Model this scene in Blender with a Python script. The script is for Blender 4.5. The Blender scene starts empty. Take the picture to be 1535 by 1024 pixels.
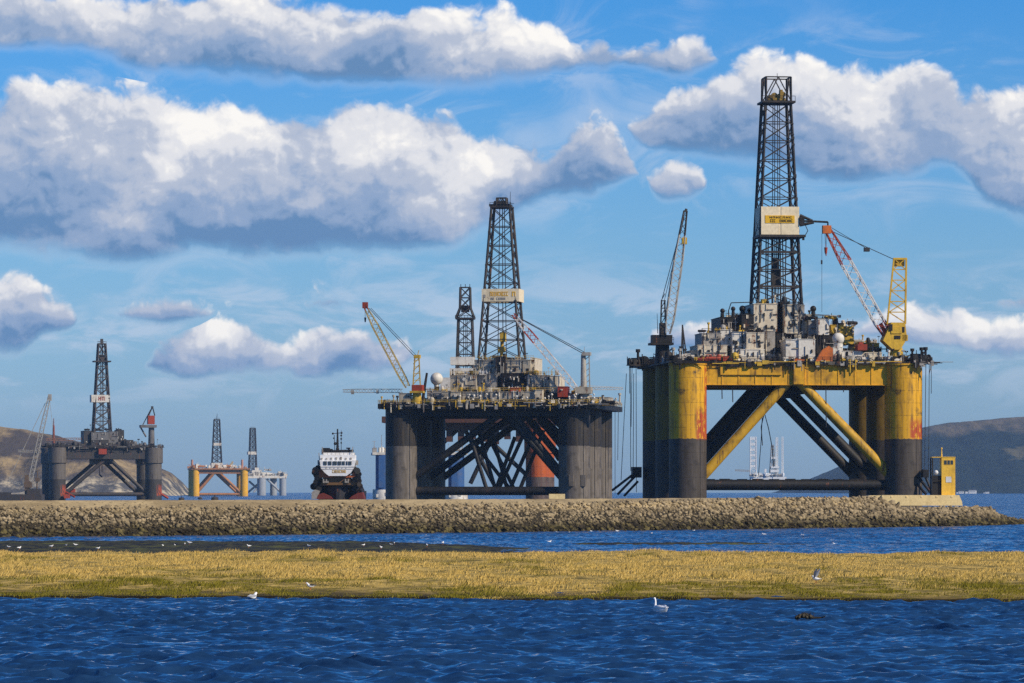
import bpy, bmesh, math, random
import numpy as np
from mathutils import Vector, Matrix
RND = random.Random(11)
SC = bpy.context.scene
COL = SC.collection
F = 6500.0      # focal length in pixels of a 1535 px wide picture
CX, HY, CAMZ = 767.5, 736.0, 6.0
def wx(px, Y): return (px - CX) / F * Y
def wz(py, Y): return CAMZ + (HY - py) / F * Y
rad = math.radians

# ------------------------------------------------------------------ node helpers
def N(nt, typ, ins=None, out=0, **props):
    n = nt.nodes.new(typ)
    for k, v in props.items(): setattr(n, k, v)
    for k, v in (ins or {}).items():
        s = n.inputs[k]
        if isinstance(v, bpy.types.NodeSocket): nt.links.new(v, s)
        else: s.default_value = v
    return n.outputs[out] if len(n.outputs) else None
def m_(nt, op, a, b=None, c=None, clamp=False):
    ins = {0: a}
    if b is not None: ins[1] = b
    if c is not None: ins[2] = c
    return N(nt, 'ShaderNodeMath', ins, operation=op, use_clamp=clamp)
def v_(nt, op, a, b=None, c=None, out=0):
    ins = {0: a}
    if b is not None: ins[1] = b
    if c is not None: ins[2] = c
    return N(nt, 'ShaderNodeVectorMath', ins, out=out, operation=op)
def sm(nt, v, lo, hi, a=0.0, b=1.0):
    return N(nt, 'ShaderNodeMapRange', {0: v, 1: lo, 2: hi, 3: a, 4: b}, interpolation_type='SMOOTHSTEP', clamp=True)
def lin(nt, v, lo, hi, a=0.0, b=1.0):
    return N(nt, 'ShaderNodeMapRange', {0: v, 1: lo, 2: hi, 3: a, 4: b}, clamp=True)
def c4(c): return (c[0], c[1], c[2], 1.0)
def mix(nt, f, a, b, blend='MIX'):
    a = a if isinstance(a, bpy.types.NodeSocket) else c4(a)
    b = b if isinstance(b, bpy.types.NodeSocket) else c4(b)
    return N(nt, 'ShaderNodeMix', {0: f, 6: a, 7: b}, out=2, data_type='RGBA', blend_type=blend)
def noise(nt, vec, scale, detail=4.0, rough=0.55, dist=0.0, dim='3D', out=0):
    return N(nt, 'ShaderNodeTexNoise', {'Vector': vec, 'Scale': scale, 'Detail': detail, 'Roughness': rough, 'Distortion': dist},
             out=out, noise_dimensions=dim)
def newmat(name):
    m = bpy.data.materials.new(name); m.use_nodes = True
    nt = m.node_tree
    for n in list(nt.nodes): nt.nodes.remove(n)
    return m, nt
def finish(nt, color, rough=0.6, metal=0.0, bump=None, bstr=0.3, bdist=0.1, spec=0.3, **extra):
    ins = {'Base Color': color if isinstance(color, bpy.types.NodeSocket) else c4(color), 'Roughness': rough, 'Metallic': metal,
           'Specular IOR Level': spec}
    if bump is not None:
        ins['Normal'] = N(nt, 'ShaderNodeBump', {'Height': bump, 'Strength': bstr, 'Distance': bdist})
    ins.update(extra)
    b = N(nt, 'ShaderNodeBsdfPrincipled', ins)
    N(nt, 'ShaderNodeOutputMaterial', {0: b}); 
def paint(name, base, dirt=(0.05, 0.04, 0.03), amt=0.5, rust=0.0, rustc=(0.16, 0.05, 0.015), rough=0.6, sc=0.35, metal=0.0, vary=0.25):
    """weathered painted steel: blotches, rain streaks, rust"""
    m, nt = newmat(name)
    P = N(nt, 'ShaderNodeTexCoord', out=3)
    n1 = noise(nt, P, sc, 5.0, 0.6)
    st = v_(nt, 'MULTIPLY', P, (1.0, 1.0, 0.10))
    n2 = noise(nt, st, 1.1, 5.0, 0.65)
    n3 = noise(nt, P, sc * 5, 3.0, 0.6)
    c = mix(nt, lin(nt, n3, 0.3, 0.7), base, tuple(x * (1 - vary) for x in base))
    d = m_(nt, 'MULTIPLY', m_(nt, 'ADD', sm(nt, n1, 0.48, 0.72), sm(nt, n2, 0.5, 0.75)), amt, clamp=True)
    c = mix(nt, d, c, dirt)
    if rust > 0:
        r1 = sm(nt, m_(nt, 'ADD', m_(nt, 'MULTIPLY', n2, 0.6), m_(nt, 'MULTIPLY', noise(nt, P, sc * 2.3, 6.0, 0.7), 0.5)), 0.68 - 0.16 * rust, 0.74 - 0.12 * rust)
        c = mix(nt, r1, c, rustc)
    finish(nt, c, rough, metal, bump=n3, bstr=0.15)
    return m

# ------------------------------------------------------------------ mesh builder
class MB:
    def __init__(s): s.v = []; s.f = []; s.mi = []
    def add(s, vs, fs, m=0):
        o = len(s.v); s.v.extend([tuple(p) for p in vs])
        for f in fs: s.f.append(tuple(i + o for i in f)); s.mi.append(m)
    def box(s, x0, y0, z0, x1, y1, z1, m=0):
        if x1 < x0: x0, x1 = x1, x0
        if y1 < y0: y0, y1 = y1, y0
        if z1 < z0: z0, z1 = z1, z0
        vs = [(x0,y0,z0),(x1,y0,z0),(x1,y1,z0),(x0,y1,z0),(x0,y0,z1),(x1,y0,z1),(x1,y1,z1),(x0,y1,z1)]
        s.add(vs, [(0,3,2,1),(4,5,6,7),(0,1,5,4),(1,2,6,5),(2,3,7,6),(3,0,4,7)], m)
    def tube(s, p, q, r0, r1=None, n=10, m=0, caps=True):
        p = Vector(p); q = Vector(q); r1 = r0 if r1 is None else r1
        d = q - p
        if d.length < 1e-6: return
        d.normalize()
        a = d.cross(Vector((0, 0, 1)))
        if a.length < 1e-3: a = Vector((1, 0, 0))
        a.normalize(); b = d.cross(a)
        vs = []
        for c, r in ((p, r0), (q, r1)):
            for i in range(n):
                t = 2 * math.pi * (i + 0.5) / n
                vs.append(c + a * (r * math.cos(t)) + b * (r * math.sin(t)))
        fs = [(i, (i + 1) % n, n + (i + 1) % n, n + i) for i in range(n)]
        if caps: fs += [tuple(range(n - 1, -1, -1)), tuple(range(n, 2 * n))]
        s.add(vs, fs, m)
    def bar(s, p, q, w, m=0): s.tube(p, q, w * 0.7071, None, 4, m)
    def lathe(s, c, prof, n=24, m=0):
        """prof: (radius, z) pairs bottom to top about vertical axis at c"""
        vs = []; fs = []
        for r, z in prof:
            for i in range(n):
                t = 2 * math.pi * i / n
                vs.append((c[0] + r * math.cos(t), c[1] + r * math.sin(t), c[2] + z))
        for k in range(len(prof) - 1):
            for i in range(n):
                j = (i + 1) % n
                fs.append((k*n+i, k*n+j, (k+1)*n+j, (k+1)*n+i))
        fs.append(tuple(range(n - 1, -1, -1))); L = (len(prof) - 1) * n
        fs.append(tuple(range(L, L + n)))
        s.add(vs, fs, m)
    def sphere(s, c, r, n=16, k=10, m=0, sx=1, sy=1, sz=1):
        prof = [(max(1e-3, r * math.sin(math.pi * i / k)), -r * math.cos(math.pi * i / k) * sz) for i in range(k + 1)]
        s.lathe(c, prof, n, m)
    def prism(s, poly, y0, y1, m=0):
        """poly: (x,z) counter-clockwise seen from -y"""
        n = len(poly)
        vs = [(x, y0, z) for x, z in poly] + [(x, y1, z) for x, z in poly]
        fs = [tuple(range(n)), tuple(range(2*n-1, n-1, -1))] + [((i+1) % n, i, n+i, n+(i+1) % n) for i in range(n)]
        s.add(vs, fs, m)
    def sweep(s, pts, n=10, m=0):
        """pts: (pos, half-width, half-height) along a path in the x-z plane; one continuous closed body"""
        vs = []; fs = []
        P = [Vector(p[0]) for p in pts]
        for i, (p, w, h) in enumerate(pts):
            d = (P[min(i+1, len(P)-1)] - P[max(i-1, 0)]).normalized()
            side = Vector((0, 1, 0)); up = d.cross(side) * -1
            for k in range(n):
                t = 2 * math.pi * k / n
                vs.append(P[i] + side * (w * math.cos(t)) + up * (h * math.sin(t)))
        for i in range(len(pts) - 1):
            for k in range(n):
                j = (k + 1) % n
                fs.append((i*n+k, i*n+j, (i+1)*n+j, (i+1)*n+k))
        fs.append(tuple(range(n-1, -1, -1))); L = (len(pts)-1)*n; fs.append(tuple(range(L, L+n)))
        s.add(vs, fs, m)
    def tower(s, c, z0, w0, z1, w1, n, leg, br, m=0, x=True, inner=0):
        """square lattice tower"""
        def cor(t, i):
            w = (w0 + (w1 - w0) * t) / 2
            sx, sy = ((-1,-1),(1,-1),(1,1),(-1,1))[i % 4]
            return Vector((c[0] + sx * w, c[1] + sy * w, z0 + (z1 - z0) * t))
        for i in range(4): s.bar(cor(0, i), cor(1, i), leg, m)
        for k in range(n + 1):
            t = k / n
            for i in range(4): s.bar(cor(t, i), cor(t, i + 1), br * 1.15, m)
        for k in range(n):
            t, u = k / n, (k + 1) / n
            for i in range(4):
                if x == 'k':
                    mid = (cor(u, i) + cor(u, i + 1)) / 2
                    s.bar(cor(t, i), mid, br, m); s.bar(cor(t, i + 1), mid, br, m)
                else:
                    s.bar(cor(t, i), cor(u, i + 1), br, m); s.bar(cor(t, i + 1), cor(u, i), br, m)
    def truss(s, p, q, w0, wm, w1, n, ch, br, m=0, ta=0.12, tb=0.75, mf=None):
        """box lattice boom from p to q; mf(t) gives the material along it"""
        p = Vector(p); q = Vector(q); d = (q - p).normalized()
        a = d.cross(Vector((0, 1, 0)))
        if a.length < 0.1: a = d.cross(Vector((1, 0, 0)))
        a.normalize(); b = d.cross(a)
        def w(t):
            if t < ta: return w0 + (wm - w0) * t / ta
            if t > tb: return wm + (w1 - wm) * (t - tb) / (1 - tb)
            return wm
        def cor(t, i):
            sx, sy = ((-1,-1),(1,-1),(1,1),(-1,1))[i % 4]
            return p.lerp(q, t) + a * (sx * w(t) / 2) + b * (sy * w(t) / 2)
        for k in range(n):
            t, u = k / n, (k + 1) / n
            mm = mf((t + u) / 2) if mf else m
            for i in range(4):
                s.bar(cor(t, i), cor(u, i), ch, mm)
                if (k + i) % 2: s.bar(cor(t, i), cor(u, i + 1), br, mm)
                else: s.bar(cor(t, i + 1), cor(u, i), br, mm)
    def marks(s, x0, x1, z0, z1, y, n, rnd, m=0, t=0.12):
        """a row of worn letter shapes on a wall at y (faces -y)"""
        w = (x1 - x0) / n
        for i in range(n):
            if rnd.random() < 0.08: continue
            a = x0 + i * w + w * 0.12; b = a + w * 0.72; h = z1 - z0; q = w * 0.2
            s.box(a, y - t, z0, a + q, y, z1, m)
            k = rnd.randrange(5)
            if k in (0, 1, 3): s.box(b - q, y - t, z0, b, y, z1, m)
            if k in (0, 2, 4): s.box(a + q, y - t * .9, z1 - h * .2, b - (q if k == 0 else 0), y, z1, m)
            if k in (1, 2, 3): s.box(a + q, y - t * .8, z0 + h * .4, b - (q if k in (1, 3) else 0), y, z0 + h * .6, m)
            if k in (2, 4): s.box(a + q, y - t * .9, z0, b, y, z0 + h * .2, m)
    def build(s, name, mats, parent=None, smooth=True, origin=None, loc=None):
        me = bpy.data.meshes.new(name)
        o3 = Vector(origin) if origin else Vector((0, 0, 0))
        me.from_pydata([tuple(Vector(p) - o3) for p in s.v], [], s.f)
        if not isinstance(mats, (list, tuple)): mats = [mats]
        for mt in mats: me.materials.append(mt)
        if len(mats) > 1: me.polygons.foreach_set('material_index', s.mi)
        me.update()
        if smooth:
            me.shade_smooth(); me.set_sharp_from_angle(angle=rad(38))
        o = bpy.data.objects.new(name, me); COL.objects.link(o)
        o.location = o3 if loc is None else loc
        if parent: o.parent = parent
        return o

def tag(o, label=None, cat=None, group=None, kind=None):
    if label: o['label'] = label
    if cat: o['category'] = cat
    if group: o['group'] = group
    if kind: o['kind'] = kind
    return o
def empty(name, loc, rz=0.0):
    o = bpy.data.objects.new(name, None); COL.objects.link(o)
    o.location = loc; o.rotation_euler = (0, 0, rz); o.empty_display_size = 1
    return o
def npmesh(name, V, Fq, mat, nside=4, smooth=True):
    me = bpy.data.meshes.new(name)
    V = np.ascontiguousarray(V, dtype=np.float32); Fq = np.ascontiguousarray(Fq, dtype=np.int32)
    me.vertices.add(len(V)); me.vertices.foreach_set('co', V.ravel())
    me.loops.add(Fq.size); me.loops.foreach_set('vertex_index', Fq.ravel())
    me.polygons.add(len(Fq)); me.polygons.foreach_set('loop_start', np.arange(0, Fq.size, nside, dtype=np.int32))
    me.update(calc_edges=True); me.validate()
    if smooth: me.shade_smooth()
    me.materials.append(mat)
    o = bpy.data.objects.new(name, me); COL.objects.link(o)
    return o
def gridfaces(nx, ny):
    i = np.arange(nx - 1)[None, :]; j = np.arange(ny - 1)[:, None]
    a = (j * nx + i).ravel()
    return np.stack([a, a + 1, a + nx + 1, a + nx], 1)
_perm = np.random.RandomState(5).permutation(512)
def vnoise(x, y):
    """2-D value noise 0..1 (numpy)"""
    xi = np.floor(x).astype(int); yi = np.floor(y).astype(int); fx = x - xi; fy = y - yi
    fx = fx * fx * (3 - 2 * fx); fy = fy * fy * (3 - 2 * fy)
    h = lambda a, b: _perm[(_perm[a & 511] + b) & 511] / 511.0
    return (h(xi, yi) * (1 - fx) + h(xi + 1, yi) * fx) * (1 - fy) + (h(xi, yi + 1) * (1 - fx) + h(xi + 1, yi + 1) * fx) * fy
def fbm(x, y, o=4):
    s = 0; a = 0.5; t = 0
    for k in range(o):
        s = s + a * vnoise(x * 2 ** k + 17.3 * k, y * 2 ** k + 9.1 * k); t += a; a *= 0.5
    return s / t
# ------------------------------------------------------------------ camera, sun, sky
cam = bpy.data.cameras.new('camera'); camo = bpy.data.objects.new('camera', cam); COL.objects.link(camo)
camo.location = (0, 0, CAMZ); camo.rotation_euler = (rad(90), 0, 0)
cam.sensor_width = 36.0; cam.lens = F / 1535.0 * 36.0; cam.shift_y = (HY - 512.0) / 1535.0
cam.clip_start = 1.0; cam.clip_end = 90000.0
SC.camera = camo
SUN_AZ, SUN_EL = rad(123), rad(36)
sd = Vector((math.sin(SUN_AZ) * math.cos(SUN_EL), math.cos(SUN_AZ) * math.cos(SUN_EL), math.sin(SUN_EL)))
sl = bpy.data.lights.new('sun', 'SUN'); sl.energy = 5.0; sl.angle = rad(0.5); sl.color = (1.0, 0.88, 0.70)
so = bpy.data.objects.new('sun', sl); COL.objects.link(so)
so.rotation_euler = sd.to_track_quat('Z', 'Y').to_euler(); so.location = (200, -200, 300)
W = bpy.data.worlds.new('World'); SC.world = W; W.use_nodes = True
nt = W.node_tree
for n in list(nt.nodes): nt.nodes.remove(n)
DIR = v_(nt, 'NORMALIZE', N(nt, 'ShaderNodeTexCoord', out=0))
sep = nt.nodes.new('ShaderNodeSeparateXYZ'); nt.links.new(DIR, sep.inputs[0])
az = m_(nt, 'ARCTAN2', sep.outputs[0], sep.outputs[1])
el = m_(nt, 'ARCSINE', sep.outputs[2])
# sky position in units of about 0.88 degrees of azimuth / elevation
PU = N(nt, 'ShaderNodeCombineXYZ', {0: m_(nt, 'MULTIPLY', az, 65.0), 1: m_(nt, 'MULTIPLY', el, 65.0), 2: 0.0})
# cumulus banks: (photo-pixel column, cloud top, cloud base); a top below its base means clear sky there
NO = 60
BANKS = [
 [(-300, -30, 95), (0, -25, 88), (140, -12, 98), (260, -10, 125), (380, -25, 135), (450, -8, 138), (560, 5, 140), (650, 12, 140), (720, 14, 138), (790, 32, 132), (850, 62, 116),
  (875, 64, 112), (905, 56, 116), (930, 78, 104), (955, 70, 112), (985, 62, 124), (1035, 58, 124), (1085, 88, 98), (1125, 140, 70), (1835, 150, 60)],
 [(-300, 190, 390), (-40, 160, 392), (50, 130, 398), (110, 126, 402), (190, 138, 410), (260, 142, 404), (340, 156, 398), (420, 168, 396), (490, 176, 394), (530, 158, 392), (590, 152, 390), (640, 172, 386),
  (700, 200, 372), (770, 208, 338), (820, 214, 312), (860, 180, 306), (900, 166, 302), (930, 196, 290), (952, 236, 276), (966, 262, 272), (980, 246, 306), (1010, 236, 312), (1050, 258, 296), (1085, 330, 250), (1835, 340, 240)],
 [(-300, 250, 150), (900, 240, 170), (930, 200, 190), (975, 154, 240), (1030, 130, 244), (1090, 98, 246), (1160, 82, 262), (1230, 84, 288), (1300, 96, 290), (1370, 104, 278), (1410, 108, 262), (1440, 138, 278), (1470, 142, 318),
  (1520, 132, 345), (1600, 110, 350), (1835, 130, 330)],
 [(-300, 390, 545), (-40, 396, 545), (20, 394, 545), (50, 412, 530), (72, 446, 512), (100, 462, 505), (125, 490, 480), (170, 590, 430), (205, 560, 540), (235, 520, 570), (290, 494, 580), (345, 468, 580), (390, 482, 578), (430, 506, 574),
  (470, 496, 578), (530, 486, 574), (580, 505, 562), (640, 520, 545), (700, 580, 500), (940, 560, 500), (990, 490, 530), (1060, 468, 545), (1150, 480, 545), (1230, 500, 535), (1300, 470, 520), (1380, 470, 530), (1430, 468, 540), (1500, 470, 548), (1600, 460, 550), (1835, 470, 550)],
 [(-300, 560, 380), (140, 540, 400), (175, 470, 478), (210, 448, 494), (290, 450, 490), (325, 470, 476), (360, 500, 420), (430, 490, 430), (460, 446, 470), (505, 426, 478), (555, 444, 474), (590, 480, 430), (1300, 480, 400), (1460, 470, 440), (1490, 438, 472), (1530, 434, 474), (1600, 430, 476), (1835, 440, 470)]]
STREN = [1.0, 1.0, 1.0, 1.0, .9]
XLO, XHI = -300.0, 1835.0
tx = m_(nt, 'MULTIPLY_ADD', az, F / (XHI - XLO), (CX - XLO) / (XHI - XLO), clamp=True)
py = m_(nt, 'MULTIPLY_ADD', el, -F, HY)            # elevation on the same scale, downwards
def fcurve(pts):
    n = nt.nodes.new('ShaderNodeFloatCurve'); nt.links.new(tx, n.inputs['Value'])
    c = n.mapping.curves[0]; n.mapping.use_clip = False
    P_ = [((x - XLO) / (XHI - XLO), (y + 300.0) / 1000.0) for x, y in pts]
    c.points[0].location = P_[0]; c.points[1].location = P_[-1]
    for q in P_[1:-1]: c.points.new(*q)
    n.mapping.update()
    return m_(nt, 'MULTIPLY_ADD', n.outputs[0], 1000.0, -300.0)
E0 = None; V0 = None
for k, band in enumerate(BANKS):
    t_ = fcurve([(x, a_) for x, a_, b_ in band]); b_ = fcurve([(x, q) for x, a_, q in band])
    h = m_(nt, 'SUBTRACT', b_, t_)
    up = m_(nt, 'SUBTRACT', b_, py); dn = m_(nt, 'SUBTRACT', py, t_)
    e = m_(nt, 'MULTIPLY', N(nt, 'ShaderNodeMath', {0: m_(nt, 'MULTIPLY', up, 0.026), 1: m_(nt, 'MULTIPLY', dn, 0.021), 2: 0.2}, operation='SMOOTH_MIN'), STREN[k])
    v = m_(nt, 'DIVIDE', up, m_(nt, 'MAXIMUM', h, 20.0))
    if E0 is None: E0, V0 = e, v
    else:
        V0 = N(nt, 'ShaderNodeMix', {0: m_(nt, 'GREATER_THAN', e, E0), 2: V0, 3: v}, data_type='FLOAT')
        E0 = m_(nt, 'MAXIMUM', E0, e)
E0 = m_(nt, 'MINIMUM', E0, 1.5)
V0 = m_(nt, 'ADD', V0, 0.0, clamp=True)
def skyN(p):
    w = N(nt, 'ShaderNodeTexNoise', {'Vector': p, 'Scale': 1.6, 'Detail': 3.0, 'Roughness': 0.5}, out=1, noise_dimensions='2D')
    pw = v_(nt, 'MULTIPLY_ADD', w, (0.34, 0.30, 0), v_(nt, 'MULTIPLY', p, (0.9, 1.0, 1.0)))
    a = noise(nt, pw, 0.85, 10.0, 0.57, 0.0, '2D')
    vo = N(nt, 'ShaderNodeTexVoronoi', {'Vector': pw, 'Scale': 1.35, 'Detail': 3.0, 'Roughness': 0.5, 'Lacunarity': 2.2, 'Smoothness': 0.4},
           feature='SMOOTH_F1', voronoi_dimensions='2D', normalize=True)
    return m_(nt, 'ADD', m_(nt, 'MULTIPLY_ADD', a, 2.2, -1.1), m_(nt, 'MULTIPLY_ADD', vo, -1.5, 0.46))
n0 = skyN(PU); n1 = skyN(v_(nt, 'ADD', PU, (0.055, 0.10, 0)))
big = noise(nt, v_(nt, 'MULTIPLY', PU, (0.75, 1.1, 1.0)), 0.62, 4.0, 0.48, 0.6, '2D')
AMP = lin(nt, V0, 0.0, 0.6, 0.45, 0.95)
D0 = m_(nt, 'MULTIPLY_ADD', n0, AMP, E0)
crisp = sm(nt, D0, -0.04, lin(nt, V0, 0.0, 0.5, 1.25, 0.44))
wisp = noise(nt, v_(nt, 'MULTIPLY', PU, (0.55, 1.3, 1.0)), 0.8, 6.0, 0.62, 0.8, '2D')
veil = m_(nt, 'MULTIPLY', m_(nt, 'MULTIPLY', sm(nt, wisp, 0.46, 0.74), sm(nt, m_(nt, 'MULTIPLY_ADD', n0, 0.9, E0), -2.4, 0.8)), 0.48)   # thin vapour round the banks
low = m_(nt, 'MULTIPLY', sm(nt, el, 0.014, 0.030), sm(nt, el, 0.060, 0.040))      # broken grey layer low over the firth
wisp2 = noise(nt, v_(nt, 'MULTIPLY', PU, (0.42, 1.5, 1.0)), 1.25, 6.0, 0.6, 0.3, '2D')
veil = m_(nt, 'MAXIMUM', veil, m_(nt, 'MULTIPLY', m_(nt, 'MULTIPLY', sm(nt, wisp2, 0.44, 0.66), low), 0.55))
mask = m_(nt, 'MAXIMUM', crisp, veil)
small = m_(nt, 'SUBTRACT', n0, n1)
body = m_(nt, 'MULTIPLY_ADD', sm(nt, V0, -0.02, 0.92), 0.70, -0.02)
shade = m_(nt, 'ADD', m_(nt, 'MULTIPLY', small, 0.36), m_(nt, 'ADD', m_(nt, 'MULTIPLY_ADD', n0, 0.17, body), m_(nt, 'MULTIPLY_ADD', big, 1.35, -0.63)), clamp=True)
ramp = nt.nodes.new('ShaderNodeValToRGB'); nt.links.new(shade, ramp.inputs[0])
cr = ramp.color_ramp; cr.interpolation = 'EASE'
cr.elements[0].position = 0.0; cr.elements[0].color = (0.13, 0.26, 0.48, 1)
cr.elements[1].position = 1.0; cr.elements[1].color = (1.02, 0.99, 0.945, 1)
for p_, c_ in ((0.26, (0.28, 0.39, 0.59)), (0.52, (0.48, 0.54, 0.67)), (0.76, (0.79, 0.795, 0.83))):
    e_ = cr.elements.new(p_); e_.color = c4(c_)
sky = nt.nodes.new('ShaderNodeTexSky'); sky.sky_type = 'NISHITA'; sky.sun_disc = False
sky.sun_elevation = SUN_EL; sky.sun_rotation = SUN_AZ; sky.air_density = 1.0; sky.dust_density = 0.6; sky.ozone_density = 2.0
SKY_STR = 0.092
tint = nt.nodes.new('ShaderNodeValToRGB'); nt.links.new(lin(nt, el, 0.0, 0.125), tint.inputs[0])
tr = tint.color_ramp
tr.elements[0].position = 0.0; tr.elements[0].color = (0.42, 0.63, 1.10, 1)
tr.elements[1].position = 1.0; tr.elements[1].color = (0.105, 0.46, 0.94, 1)
e_ = tr.elements.new(0.45); e_.color = (0.31, 0.57, 0.96, 1)
skyc = v_(nt, 'MULTIPLY', sky.outputs[0], tint.outputs[0])
skyc = N(nt, 'ShaderNodeVectorMath', {0: skyc, 3: SKY_STR * 1.45}, operation='SCALE')
# clouds thin out into the sky near the horizon
fade = sm(nt, el, -0.005, 0.03, 0.25, 1.0)
cloudc = mix(nt, sm(nt, crisp, 0.02, 0.6), (0.60, 0.68, 0.82), ramp.outputs[0])
full = mix(nt, m_(nt, 'MULTIPLY', mask, fade), skyc, cloudc)
bg = N(nt, 'ShaderNodeBackground', {'Color': full, 'Strength': 1.0})
N(nt, 'ShaderNodeOutputWorld', {0: bg})
W.cycles.sampling_method = 'MANUAL'; W.cycles.sample_map_resolution = 1024
SC.view_settings.view_transform = 'Standard'; SC.view_settings.look = 'None'
SC.view_settings.exposure = 0.0; SC.view_settings.gamma = 1.0
SC.cycles.use_denoising = False; SC.cycles.use_adaptive_sampling = True; SC.cycles.adaptive_threshold = 0.004
SC.cycles.max_bounces = 6; SC.cycles.diffuse_bounces = 3; SC.cycles.glossy_bounces = 3; SC.cycles.volume_bounces = 0
# ------------------------------------------------------------------ sea
rs = np.random.RandomState(3)
def geo(a, b, n):   # n steps growing from a to b (excluding a)
    t = np.arange(1, n + 1) / n
    return a + (b - a) * (np.expm1(5.5 * t) / np.expm1(5.5))
xp = np.concatenate([np.arange(0, 34, 0.17), np.arange(36, 100, 0.8), geo(100, 9000, 34)])
xs = np.concatenate([-xp[:0:-1], xp])
ys = np.concatenate([np.array([-400., -150, -40, 0, 40, 80, 110]), np.arange(126, 252, 0.20), np.arange(252, 390, 6.0), np.arange(390, 760, 0.9), geo(760, 14500, 60)])
X, Y = np.meshgrid(xs, ys)
Zs = np.zeros_like(X); DX = np.zeros_like(X); DY = np.zeros_like(X)
near = (np.abs(X) < 110) & (Y > 110) & (Y < 900)
amp_env = np.where(Y < 300, 1.0, 0.62) * np.clip((900 - Y) / 150, 0, 1) * np.clip((110 - np.abs(X)) / 20, 0, 1) * np.clip((Y - 110) / 15, 0, 1)
xn, yn = X[near], Y[near]; zz = np.zeros_like(xn); dx = np.zeros_like(xn); dy = np.zeros_like(xn)
gust = 0.55 + 0.9 * fbm(xn * 0.05 + 3, yn * 0.03 + 8, 3)
for i in range(64):
    lam = 0.50 * (3.0 / 0.50) ** rs.rand()
    th = rad(80) + rs.randn() * 0.6
    k = 2 * np.pi / lam
    a = 0.0096 * lam ** 0.92 * (0.6 + 0.8 * rs.rand())
    kx, ky = k * math.cos(th), k * math.sin(th)
    ph = kx * xn + ky * yn + rs.rand() * 6.283
    s_, c_ = np.sin(ph), np.cos(ph)
    zz += a * s_; dx += a * c_ * math.cos(th); dy += a * c_ * math.sin(th)
e = amp_env[near] * gust
Zs[near] = zz * e; DX[near] = dx * e; DY[near] = dy * e
V = np.stack([X + DX, Y + DY, Zs], -1).reshape(-1, 3)
mw, nt = newmat('sea_water')
Pg = N(nt, 'ShaderNodeNewGeometry', out=0)
ysep = nt.nodes.new('ShaderNodeSeparateXYZ'); nt.links.new(Pg, ysep.inputs[0])
GN = N(nt, 'ShaderNodeNewGeometry', out=1)
far = lin(nt, ysep.outputs[1], 250.0, 900.0)
# facets of the wavelets too small to model, as slopes added to the surface normal
s1 = v_(nt, 'SUBTRACT', noise(nt, v_(nt, 'MULTIPLY', Pg, (0.5, 0.8, 1.0)), 3.4, 4.0, 0.65, out=1), (.5, .5, .5))
s2 = v_(nt, 'SUBTRACT', noise(nt, v_(nt, 'MULTIPLY', Pg, (0.6, 0.28, 1.0)), 0.5, 4.0, 0.65, out=1), (.5, .5, .5))
slope = v_(nt, 'ADD', v_(nt, 'MULTIPLY', s1, (1.0, 1.0, 0.0)), v_(nt, 'MULTIPLY', s2, (1.1, 1.1, 0.0)))
gustn = lin(nt, noise(nt, v_(nt, 'MULTIPLY', Pg, (0.09, 0.022, 1.0)), 1.0, 4.0, 0.6), 0.34, 0.66, 0.42, 1.5)
sw = N(nt, 'ShaderNodeVectorMath', {0: slope, 3: m_(nt, 'MULTIPLY', gustn, lin(nt, far, 0.0, 1.0, 1.55, 2.3))}, operation='SCALE')
IN = v_(nt, 'NORMALIZE', v_(nt, 'MULTIPLY', N(nt, 'ShaderNodeNewGeometry', out=4), (1.0, 1.0, 0.0)))
dd = v_(nt, 'DOT_PRODUCT', sw, IN, out=1)
# at a grazing look the wave fronts that face the eye hide the backs behind them
hid = m_(nt, 'MULTIPLY', m_(nt, 'MINIMUM', dd, 0.0), lin(nt, far, 0.0, 0.5, -1.2, -2.0))
sw = v_(nt, 'ADD', sw, N(nt, 'ShaderNodeVectorMath', {0: IN, 3: hid}, operation='SCALE'))
wn = v_(nt, 'NORMALIZE', v_(nt, 'ADD', GN, sw))
patch = noise(nt, v_(nt, 'MULTIPLY', Pg, (0.016, 0.006, 1.0)), 1.0, 4.0, 0.6)
finish(nt, mix(nt, patch, (0.006, 0.023, 0.060), (0.016, 0.053, 0.130)), 0.055, spec=0.8, IOR=1.33, Normal=wn)
sea = npmesh('sea', V, gridfaces(len(xs), len(ys)), mw); tag(sea, kind='structure')

# ------------------------------------------------------------------ salt-marsh grass bank
def yfront(x): return 240.0 - 0.125 * (x + 27) + 3.6 * (fbm(x * 0.14 + 5, x * 0 + 2, 4) - .5) * 2
def yback(x): return 392.0 + 14 * (fbm(x * 0.03 + 40, x * 0 + 7, 3) - .5) + 0.06 * x
def bankz(x, y):
    f = (y - yfront(x)); b = yback(x) - y
    base = 0.50 + 0.16 * (fbm(x * 0.07, y * 0.05, 3) - .5) * 2 + 0.22 * (fbm(x * 0.40 + 9, y * 0.13, 4) - .5) * 2
    z = base * (0.42 + 0.58 * np.clip(f / 26, 0, 1))
    z = np.where(f < 0.8, -0.35 + (z + 0.35) * np.clip(f / 0.8, 0, 1) ** 0.6, z)
    return np.where(b < 6, -0.3 + (z + 0.3) * np.clip(b / 6, 0, 1), z)
gx = np.arange(-115, 115.1, 0.5); gv = np.concatenate([np.linspace(0, 1.2, 9), np.linspace(1.7, 100, 150), np.linspace(100.6, 106, 12)])
GX, GV = np.meshgrid(gx, gv)
GY = np.where(GV <= 100, yfront(GX) + GV / 106.0 * (yback(GX) - yfront(GX)), yfront(GX) + GV / 106.0 * (yback(GX) - yfront(GX)))
GY = np.where(GV <= 1.2, yfront(GX) + GV, np.maximum(GY, yfront(GX) + 1.2 + GV * 0.01))
GZ = bankz(GX, GY)
mg, nt = newmat('marsh_turf')
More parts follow.
